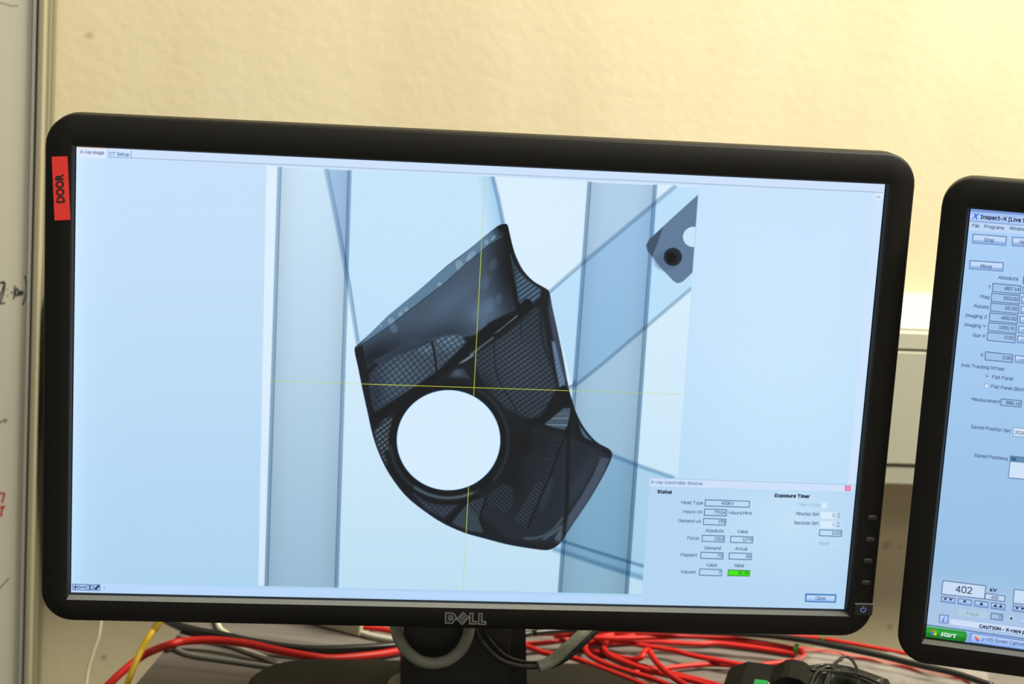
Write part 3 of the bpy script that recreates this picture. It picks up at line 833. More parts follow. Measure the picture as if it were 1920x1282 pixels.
def wall_mat():
    m = mat('cream_wall_paint', (0.72, 0.60, 0.36), 0.6, spec=0.2)
    nt = m.node_tree
    b = nt.nodes['Principled BSDF']
    tc = nt.nodes.new('ShaderNodeTexCoord')
    mp = nt.nodes.new('ShaderNodeMapping')
    mp.inputs['Scale'].default_value = (1.0, 1.0, 0.35)
    nt.links.new(tc.outputs['Object'], mp.inputs['Vector'])
    n1 = nt.nodes.new('ShaderNodeTexNoise')
    n1.inputs['Scale'].default_value = 9.0
    n1.inputs['Detail'].default_value = 6
    n2 = nt.nodes.new('ShaderNodeTexNoise')
    n2.inputs['Scale'].default_value = 110.0
    n2.inputs['Detail'].default_value = 5
    n3 = nt.nodes.new('ShaderNodeTexNoise')
    n3.inputs['Scale'].default_value = 14.0
    n3.inputs['Detail'].default_value = 3
    nt.links.new(mp.outputs[0], n1.inputs['Vector'])
    nt.links.new(tc.outputs['Object'], n2.inputs['Vector'])
    nt.links.new(tc.outputs['Object'], n3.inputs['Vector'])
    r = nt.nodes.new('ShaderNodeValToRGB')
    r.color_ramp.elements[0].position = 0.3
    r.color_ramp.elements[0].color = (0.64, 0.56, 0.365, 1)
    r.color_ramp.elements[1].position = 0.62
    r.color_ramp.elements[1].color = (0.70, 0.625, 0.425, 1)
    nt.links.new(n1.outputs['Fac'], r.inputs[0])
    nt.links.new(r.outputs[0], b.inputs['Base Color'])
    prev = r.outputs[0]
    for (u_, v_, rad, colr) in ((195, 1232, .0035, (0.32, 0.26, 0.17)), (1662, 1022, .005, (0.42, 0.34, 0.22)), (1668, 1176, .004, (0.34, 0.28, 0.19)), (167, 66, .004, (0.45, 0.37, 0.21)), (1688, 1026, .003, (0.5, 0.4, 0.27))):
        P_ = at(u_, v_, 1, 0.32)
        ds = nt.nodes.new('ShaderNodeVectorMath')
        ds.operation = 'DISTANCE'
        ds.inputs[1].default_value = tuple(P_)
        wv = nt.nodes.new('ShaderNodeVectorMath')
        wv.operation = 'MULTIPLY_ADD'
        wv.inputs[1].default_value = (0.008, 0.008, 0.008)
        nt.links.new(n2.outputs['Color'], wv.inputs[0])
        nt.links.new(tc.outputs['Object'], wv.inputs[2])
        nt.links.new(wv.outputs[0], ds.inputs[0])
        ds.inputs[1].default_value = tuple(P_ + 0.004)
        mr = nt.nodes.new('ShaderNodeMapRange')
        mr.inputs['From Min'].default_value = rad
        mr.inputs['From Max'].default_value = rad * 0.3
        mr.inputs['To Max'].default_value = 0.75
        nt.links.new(ds.outputs['Value'], mr.inputs['Value'])
        mx = nt.nodes.new('ShaderNodeMixRGB')
        mx.inputs[2].default_value = (*colr, 1)
        nt.links.new(mr.outputs[0], mx.inputs[0])
        nt.links.new(prev, mx.inputs[1])
        prev = mx.outputs[0]
    nt.links.new(prev, b.inputs['Base Color'])
    ad = nt.nodes.new('ShaderNodeMath')
    ad.operation = 'MULTIPLY_ADD'
    ad.inputs[1].default_value = 1.3
    nt.links.new(n3.outputs['Fac'], ad.inputs[0])
    nt.links.new(n2.outputs['Fac'], ad.inputs[2])
    bp = nt.nodes.new('ShaderNodeBump')
    bp.inputs['Strength'].default_value = 0.3
    bp.inputs['Distance'].default_value = 0.0010
    nt.links.new(ad.outputs[0], bp.inputs['Height'])
    nt.links.new(bp.outputs[0], b.inputs['Normal'])
    return m


def desk_mat():
    m = mat('grey_wood_laminate', (0.25, 0.21, 0.17), 0.4)
    nt = m.node_tree
    b = nt.nodes['Principled BSDF']
    tc = nt.nodes.new('ShaderNodeTexCoord')
    mp = nt.nodes.new('ShaderNodeMapping')
    mp.inputs['Scale'].default_value = (5.0, 90.0, 1.0)
    mp.inputs['Rotation'].default_value = (0, 0, math.radians(3))
    nt.links.new(tc.outputs['Object'], mp.inputs['Vector'])
    n = nt.nodes.new('ShaderNodeTexNoise')
    n.inputs['Scale'].default_value = 1.6
    n.inputs['Detail'].default_value = 8
    n.inputs['Roughness'].default_value = 0.65
    nt.links.new(mp.outputs[0], n.inputs['Vector'])
    r = nt.nodes.new('ShaderNodeValToRGB')
    r.color_ramp.elements[0].position = 0.3
    r.color_ramp.elements[0].color = (0.10, 0.086, 0.075, 1)
    r.color_ramp.elements[1].position = 0.7
    r.color_ramp.elements[1].color = (0.20, 0.18, 0.16, 1)
    nt.links.new(n.outputs['Fac'], r.inputs[0])
    nt.links.new(r.outputs[0], b.inputs['Base Color'])
    return m


# ------------------------------------------------------------------ object helpers
def link(o, parent=None):
    C.objects.link(o)
    if parent is not None:
        o.parent = parent
    return o


def obj(name, bm, m, parent=None, smooth_=False):
    me = D.meshes.new(name)
    bmesh.ops.recalc_face_normals(bm, faces=bm.faces)
    if smooth_:
        for f in bm.faces:
            f.smooth = True
    bm.to_mesh(me)
    bm.free()
    for x in (m if isinstance(m, (list, tuple)) else [m]):
        me.materials.append(x)
    o = D.objects.new(name, me)
    return link(o, parent)


def empty(name, loc=(0, 0, 0), rz=0.0):
    o = D.objects.new(name, None)
    o.empty_display_size = 0.02
    o.location = loc
    o.rotation_euler = (0, 0, rz)
    return link(o)


def tag(o, label, cat, group=None):
    o['label'] = label
    o['category'] = cat
    if group:
        o['group'] = group
    return o


def struct(o, label=None):
    o['kind'] = 'structure'
    if label:
        o['label'] = label
    return o


def bx(bm, x0, x1, y0, y1, z0, z1, bev=0.0, seg=2):
    r = bmesh.ops.create_cube(bm, size=1)
    vs = r['verts']
    for v in vs:
        v.co = Vector((x0 + (v.co.x + .5) * (x1 - x0), y0 + (v.co.y + .5) * (y1 - y0), z0 + (v.co.z + .5) * (z1 - z0)))
    if bev:
        es = list({e for v in vs for e in v.link_edges})
        bmesh.ops.bevel(bm, geom=es, offset=bev, segments=seg, affect='EDGES', profile=0.5)


def rrect(x0, x1, z0, z1, r, n=8):
    p = []
    for cx, cz, a in ((x1 - r, z1 - r, 0), (x0 + r, z1 - r, 90), (x0 + r, z0 + r, 180), (x1 - r, z0 + r, 270)):
        for k in range(n + 1):
            t = math.radians(a + 90 * k / n)
            p.append((cx + r * math.cos(t), cz + r * math.sin(t)))
    return p


def loft(bm, loops, cap0=False, cap1=False, closed=True, mats=None):
    """loops: lists of 3d points with equal length"""
    V = [[bm.verts.new(p) for p in l] for l in loops]
    n = len(V[0])
    for i in range(len(V) - 1):
        for j in range(n if closed else n - 1):
            f = bm.faces.new((V[i][j], V[i][(j + 1) % n], V[i + 1][(j + 1) % n], V[i + 1][j]))
            if mats:
                f.material_index = mats[i]
    if cap0:
        bm.faces.new(V[0])
    if cap1:
        bm.faces.new(V[-1][::-1])
    return V


def tube_bm(bm, pts, r, seg=10, caps=True, n=8, flat=1.0, taper=None):
    P = [Vector(p) for p in smooth3(pts, n)]
    prev = None
    loops = []
    for i, p in enumerate(P):
        t = (P[min(i + 1, len(P) - 1)] - P[max(i - 1, 0)])
        if t.length < 1e-9:
            t = Vector((1, 0, 0))
        t.normalize()
        if prev is None:
            a = Vector((0, 0, 1)) if abs(t.z) < .9 else Vector((1, 0, 0))
            s = t.cross(a).normalized()
        else:
            s = (prev - t * prev.dot(t)).normalized()
        prev = s
        b = s.cross(t).normalized()
        rr = r * (taper(i / (len(P) - 1)) if taper else 1)
        loops.append([p + s * rr * math.cos(2 * math.pi * k / seg) + b * rr * flat * math.sin(2 * math.pi * k / seg) for k in range(seg)])
    loft(bm, loops, caps, caps)


def smooth3(pts, n=8):
    P = [np.array(p, float) for p in pts]
    if len(P) < 3:
        return P
    out = []
    for i in range(len(P) - 1):
        a, b, c, d = P[max(i - 1, 0)], P[i], P[i + 1], P[min(i + 2, len(P) - 1)]
        for k in range(n):
            t = k / n
            out.append(0.5 * ((2 * b) + (c - a) * t + (2 * a - 5 * b + 4 * c - d) * t * t + (3 * b - a - 3 * c + d) * t ** 3))
    out.append(P[-1])
    return out


def cable(name, pts, r, m, label, group=None, seg=10, cat='cable', flat=1.0):
    bm = bmesh.new()
    tube_bm(bm, pts, r, seg, flat=flat)
    o = obj(name, bm, m, None, True)
    tag(o, label, cat, group)
    return o


# ------------------------------------------------------------------ the room
WY = 0.32
DZ = -0.242
WALL = wall_mat()
bm = bmesh.new()
bx(bm, -2.2, 2.6, WY, WY + 0.12, -0.98, 1.7)
struct(obj('wall_back', bm, WALL))
bm = bmesh.new()
bx(bm, -2.2, 2.6, -3.2, WY + 0.12, -1.02, -0.98)
struct(obj('floor', bm, mat('grey_floor_vinyl', (0.2, 0.19, 0.17), 0.5, noise=.1)))

# dado trunking along the wall
TRUNK = mat('cream_trunking_plastic', (0.44, 0.44, 0.35), 0.38, spec=0.5)
zt = at(1710, 548, 1, WY)[2]
FY = WY - 0.055
zf = at(1710, 621, 1, FY)[2]
zg1 = at(1710, 655, 1, FY)[2]
zg2 = at(1710, 872, 1, FY)[2]
zb = at(1710, 908, 1, FY)[2]
tr = empty('trunking', (0, WY, 0))
struct(tr, 'cream plastic cable trunking on the wall behind the monitors')
tr.name = 'trim_1'
X0, X1 = -0.30, 1.6


def prof(name, P, m, parent):
    b = bmesh.new()
    loft(b, [[(X0, y - WY, z) for y, z in P], [(X1, y - WY, z) for y, z in P]], True, True)
    return obj(name, b, m, parent)


prof('trunking_body', [(WY, zt), (WY - 0.012, zt - 0.001), (FY + 0.008, zf + 0.006), (FY + 0.002, zf + 0.002), (FY + 0.002, zb), (WY, zb)], TRUNK, tr)
prof('trunking_lid', [(FY + 0.003, zf), (FY - .0015, zf - 0.0015), (FY - .002, zg1 + 0.001), (FY + 0.003, zg1 + .0006)], TRUNK, tr)
prof('trunking_lid', [(FY + 0.003, zg1 - .0010), (FY - .0035, zg1 - .0022), (FY - .0035, zg2 + .0022), (FY + 0.003, zg2 + 0.001)], TRUNK, tr)
prof('trunking_lid', [(FY + 0.003, zg2 - .0010), (FY - .0025, zg2 - .0020), (FY - .002, zb + 0.001), (FY + 0.003, zb)], TRUNK, tr)

# whiteboard with deep frame at the left
WB_Y = 0.255
px0 = at(70.5, 0, 1, WB_Y)
px1 = at(42.0, 1282, 1, WB_Y)
roll = math.atan2(px0[0] - px1[0], px0[2] - px1[2])
wb = empty('whiteboard', (px1[0], WB_Y, px1[2]))
wb.rotation_euler = (0, roll, 0)
tag(wb, 'whiteboard in a deep cream frame with black and red handwriting, left of the monitors', 'whiteboard')
M_wb = mat('whiteboard_enamel', (0.56, 0.55, 0.44), 0.22, spec=0.5, noise=0.06, nscale=5, bump=.05, bscale=20)
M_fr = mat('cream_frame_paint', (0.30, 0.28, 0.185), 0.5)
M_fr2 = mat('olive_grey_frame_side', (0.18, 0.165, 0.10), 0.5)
M_gap = mat('dark_gap_tone', (0.02, 0.025, 0.022), 0.6)
HZ0, HZ1 = -0.35, 1.1
b = bmesh.new()
bx(b, -1.1, -0.0035, 0.003, 0.02, HZ0, HZ1, 0.0008)
obj('writing_panel', b, M_wb, wb)
b = bmesh.new()
bx(b, -0.0034, -0.0006, 0.0005, 0.02, HZ0, HZ1, 0.0005)
obj('panel_edge', b, mat('grey_panel_edge', (0.34, 0.35, 0.30), 0.35), wb)
b = bmesh.new()
bx(b, -0.0006, 0.0006, 0.004, 0.02, HZ0, HZ1)
obj('gap_shade', b, M_gap, wb)  # dark strip: shade of the gap beside the frame, put in as colour
b = bmesh.new()
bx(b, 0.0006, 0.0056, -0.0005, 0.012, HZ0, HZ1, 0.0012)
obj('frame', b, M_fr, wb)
b = bmesh.new()
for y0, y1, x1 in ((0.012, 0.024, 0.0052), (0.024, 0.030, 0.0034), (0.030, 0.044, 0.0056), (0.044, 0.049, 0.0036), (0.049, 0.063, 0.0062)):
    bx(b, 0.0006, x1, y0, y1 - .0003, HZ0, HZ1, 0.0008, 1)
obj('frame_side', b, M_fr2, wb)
bpy.context.view_layer.update()
WBI = wb.matrix_world.inverted()


def scribble(strokes, m, wpx, label):
    b = bmesh.new()
    for s in strokes:
        P = [WBI @ Vector(at(u, v, 1, WB_Y + 0.0029)) for u, v in smooth(s, 4, False)]
        n = len(P)
        L = []
        for i in range(n):
            t = (P[min(i + 1, n - 1)] - P[max(i - 1, 0)])
            t.y = 0
            t.normalize()
            nn = Vector((-t.z, 0, t.x)) * wpx * 0.0002
            L.append((P[i] + nn, P[i] - nn))
        vs = [(b.verts.new((p[0].x, 0.0028, p[0].z)), b.verts.new((p[1].x, 0.0028, p[1].z))) for p in L]
        for i in range(n - 1):
            b.faces.new((vs[i][0], vs[i + 1][0], vs[i + 1][1], vs[i][1]))
    o = obj('handwriting', b, m, wb)
    o['label'] = label
    return o


scribble([[(-8, 532), (0, 530), (8, 529), (4, 545), (0, 556), (-4, 572)], [(2, 531), (9, 530), (7, 548), (3, 562), (1, 569), (10, 567)], [(13, 542), (14, 543)], [(13, 554), (14, 555)],
          [(20, 548), (24, 548)], [(28, 535), (27, 550), (26, 561)], [(31, 541), (29, 548), (31, 555), (34, 548), (33, 541), (31, 540)], [(36, 555), (37, 545), (39, 553), (41, 545), (43, 553)], [(45, 546), (45, 547)],
          [(46, 516), (49, 530), (49, 548), (46, 562), (42, 572)]], mat('black_marker', (0.05, 0.05, 0.045), .5), 2.6, 'black handwritten figures ending in a bracket')
scribble([[(-6, 925), (2, 924), (8, 925), (7, 932), (4, 942)], [(-6, 953), (2, 951), (8, 949), (4, 955), (2, 968)]], mat('red_marker', (0.5, 0.04, 0.03), .5), 3.6, 'red marker strokes')
M_gm = mat('grey_marker', (0.14, 0.13, 0.11), .5)
scribble([[(-8, 800), (0, 792), (8, 787), (13, 787), (8, 793)]], M_gm, 2.2, 'grey hooked marker stroke')
scribble([[(-6, 1108), (2, 1100), (10, 1091), (17, 1083)]], M_gm, 2.2, 'grey slanting marker stroke')
scribble([[(-4, 6), (6, 5), (12, 8), (16, 8), (22, 11), (30, 10), (34, 12)]], mat('faded_marker', (0.34, 0.33, 0.26), .5), 1.6, 'faded half-wiped writing')

# desk
dy = -math.radians(12.5)
desk = empty('desk', (-0.177, 0.289, DZ), dy)
tag(desk, 'grey wood-grain desk standing under the two black monitors', 'desk')
b = bmesh.new()
bx(b, 0, 1.75, -0.78, 0, -0.025, 0, 0.0012)
obj('desktop', b, desk_mat(), desk)
M_leg = mat('grey_desk_metal', (0.3, 0.3, 0.28), .4, metal=.6)
for x in (0.06, 1.69):
    for y in (-0.72, -0.08):
        b = bmesh.new()
        bx(b, x - .02, x + .02, y - .02, y + .02, -0.98 - DZ, -0.025, .003)
        obj('leg', b, M_leg, desk)


# ------------------------------------------------------------------ monitors
def build_monitor(name, loc, yaw, img, dz_desk, full):
    root = empty(name, loc, yaw)
    # screen
    b = bmesh.new()
    vs = [b.verts.new(p) for p in ((-SW / 2, 0, -SH / 2), (SW / 2, 0, -SH / 2), (SW / 2, 0, SH / 2), (-SW / 2, 0, SH / 2))]
    f = b.faces.new(vs)
    uv = b.loops.layers.uv.new('UVMap')
    for l, c in zip(f.loops, ((0, 0), (1, 0), (1, 1), (0, 1))):
        l[uv].uv = c
    me = D.meshes.new('screen')
    b.to_mesh(me)
    b.free()
    me.materials.append(screen_mat(name + '_picture', img))
    s = D.objects.new('screen', me)
    link(s, root)
    s['label'] = 'lit screen showing an x-ray picture of a curved hollow part' if full else 'lit screen showing a control window and a green start button'
    # bezel
    b = bmesh.new()
    xo, zt_, zb_ = 0.2732, 0.1640, -0.1607
    def lp(d, r, y, n=8):
        return [(x, y, z) for x, z in rrect(-xo + d, xo - d, zb_ + d, zt_ - d, r, n)]
    def li(hx, zlo, zhi, y, r=0.0006):
        return [(x, y, z) for x, z in rrect(-hx, hx, zlo, zhi, r, 8)]
    loops = [lp(0.003, .017, 0.016), lp(0.0006, .0195, 0.013), lp(0.0, .020, 0.009), lp(0.0, .020, -0.0035), lp(0.0004, .0196, -0.005), lp(0.0016, .0185, -0.006),
             li(.2574, -.1464, .1450, -0.0062), li(.2571, -.1461, .1448, -0.0061), li(.2558, -.1441, .1441, -.0006), li(.2552, -.14355, .1436, 0.0006)]
    loft(b, loops, mats=[0, 0, 0, 0, 0, 0, 1, 1, 1])
    for f in b.faces:
        f.smooth = True
    o = obj('bezel', b, [M_bezel, M_inner], root)
    # bezel's lower lip; light from above is put into its paler colour
    b = bmesh.new()
    lp0 = [(-.2574, -.0064, -.1462), (-.2558, -.0022, -.1443), (.2558, -.0022, -.1443), (.2574, -.0064, -.1462)]
    vs = [b.verts.new(p) for p in lp0]
    b.faces.new(vs)
    vs2 = [b.verts.new((p[0], p[1] + .0004, p[2] - .0006)) for p in lp0]
    b.faces.new(vs2[::-1])
    for i in range(4):
        b.faces.new((vs[i], vs2[i], vs2[(i + 1) % 4], vs[(i + 1) % 4]))
    obj('bezel_lip', b, M_lip, root)
    # back cover
    b = bmesh.new()
    bl = [lp(0.0035, .016, 0.0125), lp(0.012, .016, 0.022), lp(0.05, .02, 0.036), lp(0.09, .02, 0.040)]
    loft(b, bl, False, True)
    bx(b, -.07, .07, .034, .050, -.07, .07, .004)
    obj('back_cover', b, M_back, root, True)
    # stand
    zf_ = dz_desk
    b = bmesh.new()
    loft(b, [[(x, y, z) for x, y in rrect(-.143 + d, .143 - d, -.085 + d, .118 - d, .05 - d, 8)] for z, d in ((zf_, .004), (zf_ + .004, 0), (zf_ + .010, .001), (zf_ + .0125, .004))], True, True)
    obj('stand_base', b, M_base, root)
    b = bmesh.new()
    loft(b, [[(rr * math.cos(2 * math.pi * k / 40), .062 + .9 * rr * math.sin(2 * math.pi * k / 40), z) for k in range(40)] for z, rr in ((zf_ + .0115, .0455), (zf_ + .0140, .0455), (zf_ + .0146, .0445))], True, True)
    obj('swivel_disc', b, M_disc, root)
    b = bmesh.new()
    bx(b, -.0372, .0372, .048, .060, zf_ + .013, .05, .0015)
    obj('stand_riser', b, M_stand, root)
    b = bmesh.new()
    loft(b, [[(-.036, .060, z0), (.036 + s_, .060, z0), (.034 + s_, .092, z0), (-.036, .092, z0)] for z0, s_ in ((zf_ + .0125, .016), (.02, -.004))], True, True)
    obj('stand_column', b, M_stand, root)
    b = bmesh.new()
    bx(b, -.04, .04, .046, .062, -.04, .04, .004)
    obj('mount_plate', b, M_stand, root)
    return root


img1 = paint_left()
mon = build_monitor('monitor', (0, 0, 0), 0, img1, DZ, True)
tag(mon, 'black monitor showing a blue-tinted x-ray picture, red DOOR sticker on its frame', 'monitor', 'computer monitors on the desk')
img2 = paint_right()
mon2 = build_monitor('monitor', LOC2, YAW2, img2, DZ - LOC2[2], False)
tag(mon2, 'black monitor cut off by the right edge, control window with 402 kV on it', 'monitor', 'computer monitors on the desk')

FR = -0.0062


def fp(u, v, y=FR):
    return at(u, v, 1, y)


# buttons
for z in (-.0772, -.0924, -.1072, -.1224):
    b = bmesh.new()
    loft(b, [[(.2661 + x, y, z + zz) for x, zz in rrect(-.0034 + d, .0034 - d, -.0017 + d, .0017 - d, .0016 - d, 5)] for y, d in ((FR + .001, 0), (FR - .0006, 0), (FR - .0011, .0005))], False, True)
    obj('menu_button', b, M_btn, mon, True)
b = bmesh.new()
bx(b, .2602, .2727, FR - .0004, FR + .002, -.1453, -.1375, .0003, 1)
pb = obj('power_button', b, mat('glossy_black_button', (0.006, 0.006, 0.008), .25), mon)
b = bmesh.new()
bx(b, .2602, .2729, FR - .0005, FR + .001, -.1373, -.1369)
obj('button_ridge', b, mat('grey_edge_highlight', (0.3, 0.3, 0.32), .4), pb)
b = bmesh.new()
ctr = Vector((.2661, FR - .0006, -.1412))
for k in range(20):
    a0, a1 = [math.radians(125 + 290 * q_ / 20) for q_ in (k, k + 1)]
    P = [ctr + Vector((math.cos(a) * r_, 0, math.sin(a) * r_)) for a, r_ in ((a0, .0019), (a1, .0019), (a1, .0014), (a0, .0014))]
    b.faces.new([b.verts.new(p) for p in P])
P = [ctr + Vector(p) for p in ((-.00025, 0, .0004), (.00025, 0, .0004), (.00025, 0, .0024), (-.00025, 0, .0024))]
b.faces.new([b.verts.new(p) for p in P])
ic = obj('power_icon', b, M_icon, pb)
ic['label'] = 'blue glowing power symbol'
# small screw-like chip on the top edge
# maker's badge: DELL with the E tilted
lg = D.objects.new('badge', None)
link(lg, mon)
B0 = Vector(fp(834.5, 1169.5))


def badge_poly(name, loops, m, y0, y1):
    """loops: outline in badge pixels; extruded plate with outline rim"""
    b = bmesh.new()
    for P in loops:
        W = [Vector(fp(820 + x / 17.45, 1130 + y / 17.45)) for x, y in P]
        f0 = [b.verts.new((p.x, y0, p.z)) for p in W]
        f1 = [b.verts.new((p.x, y1, p.z)) for p in W]
        b.faces.new(f0)
        n = len(P)
        for i in range(n):
            b.faces.new((f0[i], f1[i], f1[(i + 1) % n], f0[(i + 1) % n]))
    return obj(name, b, m, lg)


def inset(P, d):
    n = len(P)
    out = []
    A = sum(P[i][0] * P[(i + 1) % n][1] - P[(i + 1) % n][0] * P[i][1] for i in range(n))
    sg = 1 if A > 0 else -1
    for i in range(n):
        a, b_, c = np.array(P[i - 1]), np.array(P[i]), np.array(P[(i + 1) % n])
        e1 = (b_ - a) / np.linalg.norm(b_ - a)
        e2 = (c - b_) / np.linalg.norm(c - b_)
        n1, n2 = np.array([-e1[1], e1[0]]) * sg, np.array([-e2[1], e2[0]]) * sg
        out.append(tuple(b_ + (n1 + n2) * d / (1 + n1 @ n2)))
    return out


Dd = [(255, 300), (500, 305), (590, 380), (640, 480), (560, 590), (490, 668), (245, 660)]
Di = [(375, 400), (470, 402), (510, 480), (480, 545), (370, 545)]
E_ = [(830, 275), (1050, 460), (815, 710), (610, 520)]
L1 = [(1050, 315), (1185, 318), (1165, 580), (1290, 588), (1278, 692), (1028, 686)]
L2 = [(1340, 322), (1480, 325), (1465, 585), (1605, 592), (1592, 702), (1325, 698)]
for nm, P in (('letter_d', Dd), ('letter_l', L1), ('letter_l', L2)):
    badge_poly(nm, [P], M_chrome, FR - .0007, FR + .0004)
    badge_poly(nm + '_face', [inset(P, 26)], M_logo, FR - .00075, FR - .0006)
badge_poly('letter_d_counter', [Di], M_chrome, FR - .00082, FR - .0007)
badge_poly('letter_d_hollow', [inset(Di, 22)], M_gap, FR - .00086, FR - .0008)
badge_poly('letter_e', [E_], M_chrome, FR - .0010, FR + .0004)
badge_poly('letter_e_face', [inset(E_, 22)], M_logo, FR - .00105, FR - .0009)
bars = []
for k, (t0, t1) in enumerate(((.18, .26), (.46, .54), (.74, .82))):
    a, b_, c, d_ = [np.array(p, float) for p in ((610, 520), (830, 275), (1050, 460), (815, 710))]
    # bars run parallel to the upper left edge
    p = lambda s, t: tuple(a + (b_ - a) * s + (d_ - a) * t)
    bars.append([p(.15, t0), p(.85, t0), p(.85, t1), p(.15, t1)])
badge_poly('letter_e_bars', bars, M_chrome, FR - .0011, FR - .0010)

# sticker
b = bmesh.new()
Q = [fp(97, 294), fp(126.3, 293), fp(132, 412), fp(102.6, 413)]
f0 = [b.verts.new((p[0], FR - .00035, p[2])) for p in Q]
f1 = [b.verts.new((p[0], FR + .0002, p[2])) for p in Q]
b.faces.new(f0)
for i in range(4):
    b.faces.new((f0[i], f1[i], f1[(i + 1) % 4], f0[(i + 1) % 4]))
stk = obj('sticker', b, M_red, mon)
stk['label'] = 'red sticker with DOOR printed in black, reading upwards'
T = glyphs('DOOR', bold=0.045)
b = bmesh.new()
tw = T[..., 0].max() - T[..., 0].min()
pa, pb_ = fp(121.3, 379.5), fp(118.2, 325.5)
pc = fp(107.3, 380.5)
ex = Vector((pb_[0] - pa[0], 0, pb_[2] - pa[2]))
ey = Vector((pc[0] - pa[0], 0, pc[2] - pa[2]))
for t in T:
    vs = []
    for q_ in t:
        p = Vector((pa[0], FR - .00042, pa[2])) + ex * ((q_[0] - T[..., 0].min()) / tw) + ey * (q_[1] / capheight())
        vs.append(b.verts.new(p))
    b.faces.new(vs)
obj('lettering', b, M_ink, stk)

# ------------------------------------------------------------------ things under the monitors
M_redc = mat('red_cable_jacket', (0.44, 0.012, 0.009), 0.45, spec=0.35)
M_yel = mat('yellow_cable_jacket', (0.62, 0.40, 0.01), 0.45)
M_yel2 = mat('dull_yellow_boot', (0.35, 0.24, 0.015), 0.5)
M_blk = mat('black_cable_jacket', (0.012, 0.013, 0.011), 0.32)
M_wht = mat('off_white_cable_jacket', (0.62, 0.60, 0.42), 0.45)
M_gry = mat('grey_cable_jacket', (0.20, 0.21, 0.17), 0.5, noise=.15, nscale=120)
M_pale = mat('pale_grey_cable_jacket', (0.42, 0.40, 0.31), 0.5)


def on(u, v, h):
    """point seen at photo pixel (u,v), h above the desk"""
    return at(u, v, 2, DZ + h)


def dc(L, h):
    out = []
    for p in L:
        out.append(on(p[0], p[1], p[2] if len(p) > 2 else h))
    return out


grp = 'red network cables on the desk'
# left run, crossing the desk edge
p_ = dc([(316, 1209), (345, 1202, .007), (400, 1200, .009), (460, 1206, .0105), (520, 1219, .0105), (580, 1230, .009), (625, 1234, .007), (690, 1229, .0055), (742, 1221, .0045), (800, 1206, .004), (860, 1190, .0034)], .0055)
q0 = [at(40, 1560, 1, .15), at(120, 1400, 1, .15), at(172, 1318, 1, .15), at(205, 1282, 1, .155), at(240, 1250, 1, .165), at(275, 1225, 1, .172)]
cable('network_cable', q0 + p_, .0030, M_redc, 'red network cable arching over the left desk edge beside the yellow cable', None)
cable('network_cable', dc([(840, 1190), (950, 1204), (987, 1207), (1030, 1204), (1075, 1197), (1110, 1196), (1140, 1198), (1180, 1205), (1212, 1211), (1262, 1219), (1295, 1228), (1353, 1239), (1392, 1246), (1450, 1254)], .0085), .0020, M_redc, 'thin dark red cable crossing the red pile from the sleeve to the black adapter')
cable('network_cable', dc([(930, 1196), (985, 1211), (1022, 1224), (1070, 1232), (1110, 1246), (1155, 1263), (1200, 1281), (1230, 1294)], .0125), .0022, M_redc, 'lowest red cable of the pile, running along the monitor foot to the bottom edge')
cable('network_cable', dc([(1150, 1190), (1115, 1197), (1098, 1208), (1099, 1221), (1112, 1233), (1140, 1246), (1182, 1260), (1225, 1273), (1268, 1290)], .0075), .0022, M_redc, 'red cable bending in a tight hook, the left one of two hooks')
cable('network_cable', dc([(1190, 1192), (1152, 1198), (1134, 1208), (1134, 1219), (1148, 1231), (1175, 1242), (1205, 1253), (1245, 1264), (1295, 1275), (1350, 1292)], .006), .0022, M_redc, 'red cable bending in a tight hook, the right one of two hooks')
cable('network_cable', dc([(1130, 1222, .003), (1150, 1230, .003), (1172, 1235, .005), (1190, 1236, .008), (1204, 1231, .011), (1208, 1222), (1216, 1219), (1224, 1232), (1236, 1247), (1252, 1262), (1275, 1278), (1300, 1292)], .0125), .0023, M_redc, 'short red cable loop lying on top in the middle of the pile')
cable('network_cable', dc([(1000, 1188), (1035, 1187), (1075, 1191), (1120, 1195), (1170, 1196), (1220, 1194.5), (1290, 1192.5), (1360, 1196), (1407, 1202), (1462, 1211, .012), (1492, 1218, .011), (1507, 1226, .010), (1502, 1235, .008), (1480, 1240, .006), (1440, 1245, .005), (1395, 1252, .004)], .014), .0021, M_redc, 'bright red cable arching along the top of the pile, hooking back behind the adapter')
cable('network_cable', dc([(1040, 1192), (1090, 1186), (1150, 1186), (1220, 1188), (1300, 1192), (1370, 1199), (1430, 1208), (1500, 1217), (1545, 1222), (1600, 1231), (1660, 1243), (1740, 1260), (1830, 1280), (1920, 1302)], .0060), .0021, M_redc, 'red cable just under the bright top one, running on beneath the clear bag')
cable('network_cable', dc([(1060, 1200), (1120, 1206), (1200, 1202), (1262, 1205), (1310, 1207), (1345, 1206), (1400, 1212), (1450, 1219), (1510, 1228)], .0035), .0021, M_redc, 'red cable in the shade between the top cables and the desk')
cable('network_cable', dc([(1180, 1262, .003), (1215, 1257, .0035), (1245, 1253), (1298, 1247), (1345, 1245), (1400, 1250), (1450, 1262)], .0045), .0020, M_redc, 'red cable lying nearly level in front of the pile, running behind the adapter')
cable('network_cable', dc([(1440, 1189), (1490, 1192), (1542, 1197), (1589, 1205), (1628, 1212), (1682, 1222), (1740, 1236)], .0040), .0016, M_redc, 'far red cable along the back of the desk, reaching to the right monitor')
cable('network_cable', dc([(1060, 1204), (1085, 1214), (1140, 1226), (1170, 1238), (1210, 1250), (1260, 1262), (1310, 1274), (1360, 1288)], .0025), .0020, M_redc, 'red cable at the bottom of the pile under the hooks')
